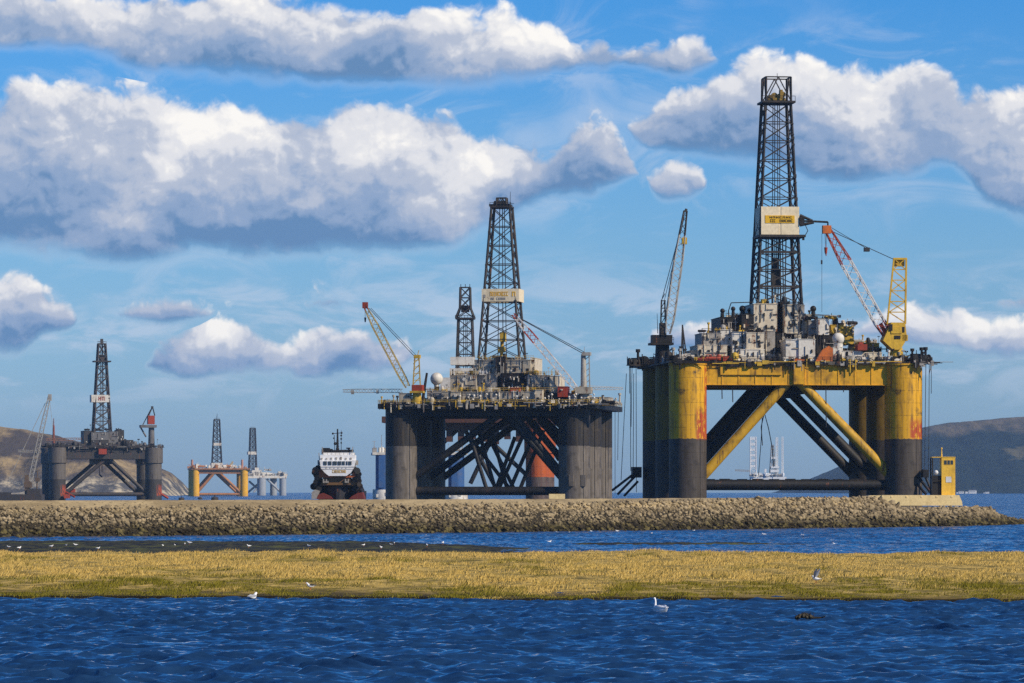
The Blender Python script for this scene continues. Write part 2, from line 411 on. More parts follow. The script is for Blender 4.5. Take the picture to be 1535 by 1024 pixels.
Pg = N(nt, 'ShaderNodeNewGeometry', out=0)
zc = nt.nodes.new('ShaderNodeSeparateXYZ'); nt.links.new(Pg, zc.inputs[0])
tn = noise(nt, Pg, 0.6, 5.0, 0.6)
c = mix(nt, sm(nt, tn, 0.35, 0.65), (0.12, 0.09, 0.02), (0.50, 0.34, 0.09))
c = mix(nt, sm(nt, zc.outputs[2], 0.14, 0.34), (0.014, 0.011, 0.006), c)
finish(nt, c, 0.95, bump=tn, bstr=0.5, bdist=0.2, spec=0.1)
bank = npmesh('grass_bank', np.stack([GX, GY, GZ], -1).reshape(-1, 3), gridfaces(len(gx), len(gv)), mg); tag(bank, kind='structure')
# blades
def blades(n, name, mat, xr, sampler, hmin, hmax, wmin, wmax, lean):
    x = rs.uniform(xr[0], xr[1], n); x, y, z, hs, zone = sampler(x, n)
    h = (hmin + (hmax - hmin) * rs.rand(len(x)) ** 1.5) * hs
    w = rs.uniform(wmin, wmax, len(x)); a = rs.rand(len(x)) * np.pi
    lx = (rs.randn(len(x)) * 0.5 + lean) * h; ly = rs.randn(len(x)) * 0.4 * h
    cx, cy = np.cos(a) * w / 2, np.sin(a) * w / 2
    B = np.stack([np.stack([x - cx, y - cy, z - 0.03], -1), np.stack([x + cx, y + cy, z - 0.03], -1), np.stack([x + lx, y + ly, z + h], -1)], 1)
    fa = np.arange(3 * len(x)).reshape(-1, 3)
    o = npmesh(name, B.reshape(-1, 3), fa, mat, 3, smooth=False)
    at = o.data.attributes.new('tint', 'FLOAT', 'POINT'); at.data.foreach_set('value', np.repeat(rs.rand(len(x)), 3).astype(np.float32))
    at = o.data.attributes.new('zone', 'FLOAT', 'POINT'); at.data.foreach_set('value', np.repeat(zone, 3).astype(np.float32))
    return o
def marsh(x, n):
    v = rs.rand(n) ** 1.25
    yf, yb = yfront(x), yback(x)
    x = x * (yf + v * (yb - yf)) / 250.0
    yf, yb = yfront(x), yback(x)
    y = yf + 0.25 + v * (yb - yf - 2.5)
    z = bankz(x, y)
    cl = fbm(x * 0.35 + 11, y * 0.16 + 4, 4)
    hum = fbm(x * 0.55 + 31, y * 0.22 + 14, 3)
    hs = 0.22 + 0.85 * np.clip((cl - 0.42) / 0.25, 0, 1) + 0.65 * np.clip((hum - .5) / .25, 0, 1)
    f = y - yf
    keep = (fbm(x * 0.75 + 70, y * 0.11 + 3, 4) > 0.40) | (rs.rand(n) < 0.22)
    x, y, z, hs, cl, f, hum = [q[keep] for q in (x, y, z, hs, cl, f, hum)]
    hs = hs * np.clip(.55 + f / 40, .55, 1.0)
    zone = -0.06 + np.clip(f / 60, 0, 1) ** .8 * 0.80 + 1.55 * (fbm(x * 0.10, y * 0.035, 4) - 0.5) + 1.05 * (fbm(x * 0.6 + 3, y * 0.14, 4) - .5)
    return x, y, z, hs, np.clip(zone, 0, 1)
mb_, nt = newmat('marsh_grass')
ti = N(nt, 'ShaderNodeAttribute', out=2, attribute_name='tint'); zo = N(nt, 'ShaderNodeAttribute', out=2, attribute_name='zone')
dry = mix(nt, ti, (0.45, 0.285, 0.05), (0.84, 0.58, 0.18))
grn = mix(nt, ti, (0.10, 0.092, 0.010), (0.30, 0.245, 0.03))
c = mix(nt, sm(nt, m_(nt, 'MULTIPLY_ADD', ti, 0.25, zo), 0.22, 0.72), grn, dry)
c = mix(nt, m_(nt, 'LESS_THAN', ti, 0.09), c, (0.08, 0.055, 0.02))
nv = v_(nt, 'NORMALIZE', v_(nt, 'ADD', N(nt, 'ShaderNodeNewGeometry', out=1), (0.0, 0.0, 0.9)))
df = N(nt, 'ShaderNodeBsdfDiffuse', {'Color': c, 'Normal': nv}); tr = N(nt, 'ShaderNodeBsdfTranslucent', {'Color': c})
N(nt, 'ShaderNodeOutputMaterial', {0: N(nt, 'ShaderNodeMixShader', {0: 0.25, 1: df, 2: tr})})
grass = blades(760000, 'grass', mb_, (-54, 54), marsh, 0.06, 0.26, 0.03, 0.08, 0.35)
tag(grass, kind='stuff')

# ------------------------------------------------------------------ dark weedy mudflat behind the bank
def flat(name, x0, x1, yf, yb, zt, sx, sy, mat, seed):
    a = np.arange(x0, x1, sx); b = np.linspace(0, 1, sy)
    A, B = np.meshgrid(a, b)
    ya = yf(A); yz = yb(A)
    YY = ya + B * (yz - ya)
    edge = np.minimum(np.clip(B * 6, 0, 1), np.clip((1 - B) * 8, 0, 1)) * np.clip((A - x0) / 4, 0, 1) * np.clip((x1 - A) / 14, 0, 1)
    rough = fbm(A * 0.9 + seed, YY * 0.4, 4); big = fbm(A * 0.09 + seed, YY * 0.06, 3)
    ZZ = -0.12 + (zt * (0.45 + 1.1 * (big - .3)) + 0.30 * (rough - .4) + 0.1) * edge
    o = npmesh(name, np.stack([A, YY, ZZ], -1).reshape(-1, 3), gridfaces(len(a), len(b)), mat)
    return tag(o, kind='structure')
mm, nt = newmat('weedy_mud')
Pg = N(nt, 'ShaderNodeNewGeometry', out=0)
a1 = noise(nt, v_(nt, 'MULTIPLY', Pg, (1, 0.35, 1)), 1.3, 5.0, 0.65); a2 = noise(nt, Pg, 0.15, 3.0)
c = mix(nt, sm(nt, a1, 0.40, 0.62), (0.010, 0.009, 0.006), (0.055, 0.048, 0.014))
c = mix(nt, sm(nt, a2, 0.5, 0.68), c, (0.085, 0.085, 0.015))
finish(nt, c, 0.8, bump=a1, bstr=0.8, bdist=0.3, spec=0.2)
flat('mudflat', -85, 8, lambda x: 400 + 0 * x, lambda x: 508 + 10 * (fbm(x * .05, x * 0, 3) - .5) + np.where(x > -18, -(x + 18) * 2.6, 0), 0.42, 0.45, 70, mm, 2)
flat('mudflat_bar', 4, 40, lambda x: 478 + 0.15 * (x - 4), lambda x: 492 + 0.12 * (x - 4), 0.16, 0.4, 16, mm, 31)
flat('mudflat_bar', 72, 92, lambda x: 584 + 0 * x, lambda x: 606 + 0 * x, 0.35, 0.4, 16, mm, 77)

# ------------------------------------------------------------------ rubble breakwater
# foot of the seaward face, from beyond the left of the view to the tip on the right
BWP = [(-90, 545.0), (-66, 557.0), (0, 628.0), (76, 736.0), (84, 754.0), (95, 790.0)]
def bwy(x): return np.interp(x, [p[0] for p in BWP], [p[1] for p in BWP])
def bwtop(x): return np.interp(x, [-90, 0, 61, 66, 84.5, 86, 90, 94, 97], [4.72, 4.78, 4.95, 3.35, 3.2, 1.9, 0.9, 0.3, -0.7])
def bwrock(x): return np.interp(x, [-90, -40, 0, 25, 45, 61, 66, 97], [3.55, 3.7, 3.95, 4.4, 4.8, 4.9, 3.1, 3.0])
NRM = Vector((0.75, -0.66, 0)).normalized()
bx = np.arange(-95, 97.1, 0.7)
prof = np.concatenate([np.linspace(-0.12, 1, 26), np.linspace(1.12, 2.2, 10), np.array([2.6, 4.5, 5.3, 6.2])])
BX, BT = np.meshgrid(bx, prof)
foot = bwy(BX); top = bwtop(BX); rk = np.minimum(bwrock(BX), top)
run = 9.0
dist = np.where(BT <= 1, BT * run, run + (BT - 1) * 4.2)
BZ = np.where(BT <= 1, -0.25 + (rk + 0.25) * BT, np.where(BT <= 2.2, rk + (top - rk) * np.clip((BT - 1) / 1.2, 0, 1), top))
BZ = np.where(BT > 4.0, top - (BT - 4.4) * 3.5, BZ) + np.where((BT > 1.0) & (BT < 2.3), 0.24 * (fbm(BX * 0.6, BT * 2.0, 4) - .5), 0)
msand, nt = newmat('crest_sand')
Pg = N(nt, 'ShaderNodeNewGeometry', out=0)
a1 = noise(nt, v_(nt, 'MULTIPLY', Pg, (0.25, 0.1, 1)), 0.6, 6.0, 0.65); a2 = noise(nt, Pg, 2.2, 4.0, 0.6)
c = mix(nt, sm(nt, a1, 0.40, 0.62), (0.40, 0.30, 0.155), (0.25, 0.185, 0.095))
c = mix(nt, sm(nt, a2, 0.55, 0.68), c, (0.15, 0.115, 0.06))
zc = nt.nodes.new('ShaderNodeSeparateXYZ'); nt.links.new(Pg, zc.inputs[0])
c = mix(nt, sm(nt, zc.outputs[2], 2.7, 3.7), (0.035, 0.028, 0.017), c)  # dark core below the crest paints shade into the gaps between stones
finish(nt, c, 0.95, bump=a2, bstr=0.6, bdist=0.2, spec=0.1)
bw = npmesh('breakwater', np.stack([BX, foot + dist, BZ], -1).reshape(-1, 3), gridfaces(len(bx), len(prof)), msand)
tag(bw, 'long low rubble breakwater with a sandy crest running across the water below the rigs', 'breakwater')
# angular boulders
def rock_mesh(seed, n=13):
    r = random.Random(seed); b = bmesh.new()
    for _ in range(n):
        v = Vector((r.gauss(0, 1), r.gauss(0, 1), r.gauss(0, 1))).normalized()
        v = Vector((v.x * r.uniform(.75, 1.15), v.y * r.uniform(.75, 1.1), v.z * r.uniform(.6, .9))) * 0.5
        b.verts.new(v)
    h = bmesh.ops.convex_hull(b, input=b.verts)
    bmesh.ops.delete(b, geom=[g for g in h['geom_unused'] if isinstance(g, bmesh.types.BMVert)], context='VERTS')
    bmesh.ops.triangulate(b, faces=b.faces)
    me = bpy.data.meshes.new('boulder'); b.to_mesh(me); b.free()
    return me
mrock, nt = newmat('rubble_stone')
Pg = N(nt, 'ShaderNodeNewGeometry', out=0)
a1 = noise(nt, Pg, 0.9, 5.0, 0.6); a0 = noise(nt, Pg, 0.33, 2.0, 0.5); a2 = noise(nt, Pg, 6.0, 3.0, 0.6)
zc = nt.nodes.new('ShaderNodeSeparateXYZ'); nt.links.new(Pg, zc.inputs[0])
isl = N(nt, 'ShaderNodeNewGeometry', out=8)
c = mix(nt, m_(nt, 'MULTIPLY_ADD', isl, .6, m_(nt, 'MULTIPLY', lin(nt, a1, 0.3, 0.7), .4)), (0.055, 0.041, 0.022), (0.47, 0.36, 0.205))
c = mix(nt, sm(nt, a2, 0.55, 0.7), c, (0.12, 0.095, 0.06))
tide = m_(nt, 'MULTIPLY_ADD', a0, 1.5, zc.outputs[2])
c = mix(nt, sm(nt, tide, 1.3, 3.4), mix(nt, sm(nt, a1, 0.45, 0.6), (0.022, 0.017, 0.009), (0.12, 0.095, 0.035)), c)
finish(nt, c, 0.9, bump=a2, bstr=0.4, bdist=0.08, spec=0.15)
rocks = [rock_mesh(100 + i) for i in range(14)]
for me in rocks: me.materials.append(mrock)
spots = []
rr = random.Random(21)
for i in range(17000):
    x = rr.uniform(-76, 96.5); t = rr.random() ** 0.85
    if rr.random() < 0.06: t = 1 + 0.5 * rr.random()
    tp = float(bwtop(x)); rk_ = min(float(bwrock(x)), tp)
    if tp < -0.3: continue
    rk_ += 0.35 * (rr.random() - .55) * (t > .8); z = -0.2 + (rk_ + 0.2) * min(t, 1) + (tp - rk_) * max(0, (t - 1) / 1.2)
    y = float(bwy(x)) + min(t, 1) * run + max(0, t - 1) * 4.2
    s = 0.18 + 0.72 * rr.random() ** 2.8 * (1.25 if t < .25 else 1.0)
    if rr.random() < 0.10: s *= 1.45
    if x > 15: s *= 1.0 + 0.25 * min(1, (x - 15) / 40)
    if t > 1: s *= 0.6
    spots.append((s / y, x, y - 0.12 * s, z + 0.06 * s, s))
spots.sort(reverse=True)
bould = None
for k, (_, x, y, z, s) in enumerate(spots[:300]):
    o = bpy.data.objects.new('boulder', rocks[k % 14]); COL.objects.link(o)
    o.location = (x, y, z); o.scale = (s * rr.uniform(.9, 1.3), s, s * rr.uniform(.8, 1.05)); o.rotation_euler = (rr.uniform(-.5, .5), rr.uniform(-.5, .5), rr.uniform(0, 6.28))
    tag(o, 'large angular grey-brown boulder on the sloping face of the breakwater', 'boulder', 'boulders on the breakwater face')
VV = []; FF = []; off = 0
vs = [np.array([v.co[:] for v in me.vertices]) for me in rocks]; fs = [np.array([p.vertices[:] for p in me.polygons]) for me in rocks]
for k, (_, x, y, z, s) in enumerate(spots[300:]):
    j = k % 14
    M = np.array(Matrix.Rotation(rr.uniform(0, 6.28), 3, 'Z') @ Matrix.Rotation(rr.uniform(-.7, .7), 3, 'X')) * s
    VV.append(vs[j] @ M.T + np.array([x, y, z])); FF.append(fs[j] + off); off += len(vs[j])
rub = npmesh('rubble', np.concatenate(VV), np.concatenate(FF), mrock, 3, smooth=False); tag(rub, kind='stuff')

# concrete plinth and block
mcon = paint('pale_concrete', (0.92, 0.70, 0.33), (0.42, 0.31, 0.14), 0.35, 0.0, rough=0.9, sc=0.7)
YP = 747.5
b = MB(); x0, x1 = wx(1322, YP), wx(1443, YP)
zb, zt = wz(758, YP), wz(742.3, YP)
b.prism([(x0, zb), (x1, zb), (x1 - 0.1, zb + 0.7), (x1 - 0.6, zt), (x0, zt)], YP, YP + 9)
b.box(x0 - 2.2, YP + 1.2, zb, x0 - 0.003, YP + 8, zt - 0.05)
mblk = mcon
for k in range(5): b.box(x0 + 1.5 + k * 2.6, YP - 0.05, zt - 0.42, x0 + 1.8 + k * 2.6, YP + 0.01, zt - 0.14)
o = b.build('concrete_plinth', [mcon]); tag(o, 'pale yellow concrete slab at the right end of the breakwater under the yellow hut', 'concrete plinth')
Yb = 672.0; b = MB(); b.box(wx(823, Yb), Yb, 4.0, wx(847, Yb), Yb + 2.5, wz(740.5, Yb)); b.box(wx(826, Yb), Yb + 2.6, 4.0, wx(846, Yb), Yb + 4, wz(741.5, Yb))
o = b.build('concrete_block', [mcon]); tag(o, 'small pale concrete block on the breakwater crest below the black rig', 'concrete block')
# yellow hut on the plinth
YH = 750.0; my = paint('hut_yellow', (0.88, 0.53, 0.06), (0.25, 0.14, 0.02), 0.35, 0.0, sc=0.6)
mdk = paint('dark_steel', (0.022, 0.021, 0.02), (0.05, 0.035, 0.02), 0.5, 0.25)
mgl, nt = newmat('dark_glass'); finish(nt, (0.03, 0.045, 0.06), 0.1, spec=0.5)
mwh = paint('white_paint', (0.72, 0.72, 0.70), (0.30, 0.25, 0.18), 0.4, 0.2)
hx0, hxm, hx1 = wx(1397, YH), wx(1411.5, YH), wx(1432, YH)
hz0, hz1 = zt, wz(686, YH)
hut = empty('beacon_hut', ((hx0 + hx1) / 2, YH, hz0)); hc = Vector((hut.location))
tag(hut, 'tall narrow yellow hut with a three pane window and an open dark left side', 'hut')
def hb(name, fn, mats):
    b = MB(); fn(b); o = b.build(name, mats, hut, origin=None); 
    o.data.transform(Matrix.Translation(-hc)); return o
hb('wall', lambda b: (b.box(hxm, YH, hz0, hx1, YH + 0.2, hz1), b.box(hx1 - 0.2, YH + 0.21, hz0, hx1, YH + 3.4, hz1), b.box(hxm, YH + 0.21, hz0, hxm + 0.15, YH + 3.4, hz1)), [my])
hb('roof', lambda b: (b.box(hx0, YH + 0.05, hz1 + 0.003, hxm - 0.003, YH + 3.4, hz1 + 0.14), b.box(hxm, YH - 0.05, hz1 + 0.003, hx1 + 0.05, YH + 3.45, hz1 + 0.14)), [my])
hb('open_frame', lambda b: (b.box(hx0, YH, hz0, hx0 + 0.22, YH + 0.22, hz1), b.box(hx0, YH + 3.1, hz0, hx0 + 0.2, YH + 3.35, hz1), b.box(hx0 + 0.23, YH + 0.4, hz0, hxm - 0.01, YH + 3.0, hz0 + 3.4),
   b.box(hx0 + 0.2, YH + 0.1, hz0 + 2.4, hxm - 0.01, YH + 0.2, hz0 + 2.55)), [mdk])
hb('signal_lamp', lambda b: b.sphere((hx0 + 0.8, YH + 0.6, hz0 + 3.9), 0.42), [mwh])
w = hb('window', lambda b: b.box(hxm + 0.42, YH - 0.04, hz1 - 1.25, hx1 - 0.32, YH - 0.003, hz1 - 0.42), [my])
hb('pane', lambda b: [b.box(hxm + 0.46 + k * 0.54, YH - 0.06, hz1 - 1.19, hxm + 0.46 + k * 0.54 + 0.44, YH - 0.043, hz1 - 0.48) for k in range(3)], [mgl]).parent = w
hb('mast', lambda b: (b.tube((hxm + 0.1, YH + 1, hz1 + 0.14), (hxm + 0.1, YH + 1, hz1 + 1.5), 0.14, 0.06), b.sphere((hxm + 0.1, YH + 1, hz1 + 1.6), 0.16)), [my])
hb('panel', lambda b: b.box(hxm + 0.75, YH - 0.05, hz0 + 2.2, hxm + 1.7, YH - 0.003, hz0 + 3.2), [mwh])

# ------------------------------------------------------------------ far hills
def hill(name, ridge, Y0, Y1, Y2, mat, seed, nx=260, ny=60, ramp=1.0):
    """ridge: (px, py of skyline at the distance of the crest Y1)"""
    pts = sorted(ridge); xa, xb = wx(pts[0][0], Y1), wx(pts[-1][0], Y1)
    a = np.linspace(xa, xb, nx); rz = np.interp(a, [wx(p, Y1) for p, q in pts], [wz(q, Y1) for p, q in pts])
    b = np.linspace(0, 1, ny)
    A, B = np.meshgrid(a, b)
    YY = np.where(B < .6, Y0 + (Y1 - Y0) * B / .6, Y1 + (Y2 - Y1) * (B - .6) / .4)
    t = np.clip(B / .6, 0, 1); up = (1 - np.cos(np.pi * t ** ramp)) / 2
    dn = np.where(B > .6, 1 - ((B - .6) / .4) ** 2 * .9, 1.0)
    s = 900.0 / 4
    nz = (fbm(A / s + seed, YY / s, 5) - .5)
    gul = (fbm(A / 75 + seed * 3, YY / 420, 4) - .5)
    fall = np.clip((1 - t) * 4, 0, 1) * np.clip(t * 5, 0, 1)
    ZZ = -3 + (rz + 3)[None, :] * up * dn + (nz * 42 + gul * 46) * fall * np.clip(rz / 60, 0, 1)[None, :]
    ZZ += (fbm(A / 22 + seed, YY / 60, 3) - .5) * 3.0 * np.clip(rz / 60, 0, 1)[None, :]
    o = npmesh(name, np.stack([A, YY, ZZ], -1).reshape(-1, 3), gridfaces(nx, ny), mat)
    return tag(o, kind='structure')
mhl, nt = newmat('heath_hill')
Pg = N(nt, 'ShaderNodeNewGeometry', out=0); zc = nt.nodes.new('ShaderNodeSeparateXYZ'); nt.links.new(Pg, zc.inputs[0])
a1 = noise(nt, v_(nt, 'MULTIPLY', Pg, (1, .35, 1.6)), 0.009, 6.0, 0.6); a2 = noise(nt, v_(nt, 'MULTIPLY', Pg, (1, .5, 1)), 0.045, 4.0, 0.65)
c = mix(nt, sm(nt, m_(nt, 'MULTIPLY_ADD', a2, .35, a1), 0.60, 0.80), (0.07, 0.054, 0.042), (0.34, 0.24, 0.11))
lo = m_(nt, 'MULTIPLY_ADD', a1, 34.0, zc.outputs[2])
c = mix(nt, sm(nt, lo, 28.0, 46.0), mix(nt, sm(nt, a2, 0.42, 0.62), (0.08, 0.075, 0.07), (0.46, 0.38, 0.25)), c)
finish(nt, c, 0.95, bump=a2, bstr=0.9, bdist=6.0, spec=0.05)
hill('hills', [(-500, 600), (-300, 622), (-120, 634), (0, 640), (40, 644), (95, 656), (150, 670), (200, 688), (232, 699), (252, 707), (264, 718), (272, 729), (278, 738), (282, 742)], 5150, 5600, 5850, mhl, 4, ramp=.8)
mhr, nt = newmat('wooded_hill')
Pg = N(nt, 'ShaderNodeNewGeometry', out=0); zc = nt.nodes.new('ShaderNodeSeparateXYZ'); nt.links.new(Pg, zc.inputs[0])
a1 = noise(nt, v_(nt, 'MULTIPLY', Pg, (1, .3, 2.2)), 0.006, 6.0, 0.6); a2 = noise(nt, v_(nt, 'MULTIPLY', Pg, (1, .5, 1)), 0.04, 4.0, 0.7)
c = mix(nt, sm(nt, a2, 0.38, 0.66), (0.003, 0.010, 0.010), (0.014, 0.022, 0.018))
hi = m_(nt, 'MULTIPLY_ADD', a1, 70.0, zc.outputs[2])
c = mix(nt, m_(nt, 'MULTIPLY', sm(nt, hi, 176.0, 200.0), sm(nt, a1, 0.35, 0.6)), c, (0.15, 0.11, 0.06))
c = mix(nt, sm(nt, a1, 0.63, 0.69), c, (0.09, 0.075, 0.035))
finish(nt, c, 0.95, bump=a2, bstr=0.9, bdist=8.0, spec=0.05)
hill('hills', [(1215, 743), (1235, 722), (1262, 706), (1290, 692), (1330, 668), (1385, 641), (1420, 634), (1460, 631), (1500, 627), (1540, 624), (1700, 610), (2000, 585), (2300, 600)], 9800, 11600, 13800, mhr, 9, nx=360)
# white houses at the foot of the right hill
YW = 9700.0
mroof = paint('slate_roof', (0.05, 0.05, 0.055))
for k, (px, w, h, lab) in enumerate([(1441, 8, 4, 'small white house by the shore below the right hill, nearest the yellow hut'), (1458, 12, 6, 'large white house on the shore below the wooded right hill'), (1480, 6, 3, 'low white house on the shore, rightmost below the wooded hill')]):
    Z = 1.5; wv = w / F * YW; hv = h / F * YW; e = empty('white_house', (wx(px, YW), YW, -0.6 + Z)); tag(e, lab, 'house', 'white houses on the far shore')
    b = MB(); b.box(-wv/2, 0, -1.5, wv/2, 8, hv * .7); b.box(-wv * .9, 1, -1.5, -wv/2 - .01, 7, hv * .4); b.build('wall', [mwh], e)
    b = MB(); b.prism([(-wv/2 - .3, hv * .7 + .01), (wv/2 + .3, hv * .7 + .01), (wv/2 - 1, hv * 1.05), (-wv/2 + 1, hv * 1.05)], -.3, 8.3); b.build('roof', [mroof], e)
    b = MB(); [b.box(-wv/2 + 1.2 + q * 2.4, -.12, hv * .25, -wv/2 + 2.2 + q * 2.4, -.003, hv * .5) for q in range(int(wv / 2.6))]; b.build('window', [mgl], e)
# ------------------------------------------------------------------ rig helpers
class Rig:
    """a floating thing whose local frame can be addressed by the place it takes in the picture and its depth"""
    def __init__(s, name, label, cat, Y0, pxc, th, group=None):
        s.Y = Y0; s.X = wx(pxc, Y0); s.c, s.s = math.cos(th), math.sin(th); s.k = F / Y0
        s.o = empty(name, (s.X, Y0, 0), th); tag(s.o, label, cat, group)
        s.rnd = random.Random(hash(name + str(pxc)) % 9999 if False else int(pxc * 7 + Y0))
    def x(s, px, ly=0.0):
        u = (px - CX) / F
        return (u * s.Y - s.X + ly * (s.s + u * s.c)) / (s.c - u * s.s)
    def dep(s, lx, ly): return s.Y + lx * s.s + ly * s.c
    def at(s, px, py, ly=0.0):
        lx = s.x(px, ly); return Vector((lx, ly, wz(py, s.dep(lx, ly))))
    def z(s, py, lx=0, ly=0.0): return wz(py, s.dep(lx, ly))
    def pbox(s, b, px0, py0, px1, py1, ly0, ly1, m=0):
        p = s.at(px0, py0, ly0); q = s.at(px1, py1, ly0)
        b.box(p.x, ly0, q.z, q.x, ly1, p.z, m)
    def pbar(s, b, a, c, w, m=0): b.bar(s.at(*a), s.at(*c), w, m)
    def ptube(s, b, a, c, r, r1=None, n=10, m=0): b.tube(s.at(*a), s.at(*c), r, r1, n, m)
    def part(s, name, b, mats, parent=None, label=None, **k):
        o = b.build(name, mats, parent or s.o, **k)
        if label: o['label'] = label
        return o
    def block(s, name, px0, py0, px1, py1, ly0, ly1, mat, detail=0, label=None, dmats=None):
        """a deck module with pipes, boxes, doors and ledges standing off its front wall"""
        b = MB(); s.pbox(b, px0, py0, px1, py1, ly0, ly1)
        p, q = s.at(px0, py0, ly0), s.at(px1, py1, ly0); r = s.rnd
        t = 0.12
        b.box(p.x - t, ly0 - t, p.z + 0.003, q.x + t, ly1 + t, p.z + 0.16)
        o = s.part(name, b, [mat], label=label)
        if detail:
            d = MB(); w, h = q.x - p.x, p.z - q.z
            for _ in range(detail):
                x = p.x + r.uniform(.03, .9) * w; z = q.z + r.uniform(.02, .8) * h; kk = r.random(); m = r.randrange(len(dmats or [0]))
                if kk < .35: d.box(x, ly0 - r.uniform(.1, .5), z, min(q.x, x + r.uniform(.25, .9)), ly0 - .004, z + r.uniform(.3, 1.0), m)
                elif kk < .6: d.box(x, ly0 - .25, z, x + r.uniform(.1, .22), ly0 - .01, min(p.z + .5, z + r.uniform(1, h)), m)
                elif kk < .8: d.box(x, ly0 - .3, z, min(q.x, x + r.uniform(1, w * .6 + .6)), ly0 - .02, z + .13, m)
                else: d.tube((x, ly0 - .3, z), (x, ly0 - .3, z + r.uniform(.5, 1.4)), r.uniform(.12, .3), None, 8, m)
            s.part('wall_fitting', d, dmats or [mat], o)
        return o
    def rail(s, pts, h=1.1, step=2.0, w=0.09, mat=None):
        b = MB()
        for a, c in zip(pts[:-1], pts[1:]):
            a = Vector(a); c = Vector(c); n = max(1, int((c - a).length / step))
            for i in range(n + 1):
                p = a.lerp(c, i / n); b.bar(p, p + Vector((0, 0, h)), w)
            for hh in (h, h * .55): b.bar(a + Vector((0, 0, hh)), c + Vector((0, 0, hh)), w)
        return s.part('railing', b, [mat])
# shared deck machinery, built once and copied
mblk = paint('black_machinery', (0.010, 0.009, 0.008), (0.06, 0.035, 0.02), 0.5, 0.3)
mgry = paint('grey_paint', (0.34, 0.31, 0.265), (0.10, 0.07, 0.045), 0.5, 0.3)
mcrm = paint('cream_paint', (0.64, 0.55, 0.40), (0.22, 0.15, 0.08), 0.45, 0.45, sc=0.3)
mwht = paint('dirty_white', (0.70, 0.65, 0.55), (0.28, 0.20, 0.12), 0.45, 0.4)
mylw = paint('deck_yellow', (0.58, 0.36, 0.03), (0.12, 0.08, 0.02), 0.5, 0.3)
mred = paint('red_oxide', (0.36, 0.045, 0.015), (0.08, 0.03, 0.02), 0.5, 0.2)
morg = paint('orange_paint', (0.62, 0.15, 0.02), (0.14, 0.05, 0.02), 0.5, 0.25)
mlat = paint('lattice_steel', (0.032, 0.028, 0.024), (0.11, 0.07, 0.04), 0.4, 0.25, sc=0.5)
mlt2 = paint('lattice_light', (0.40, 0.37, 0.31), (0.14, 0.10, 0.06), 0.4, 0.3)
mcab = paint('cable_steel', (0.03, 0.03, 0.032))
MACH = {}
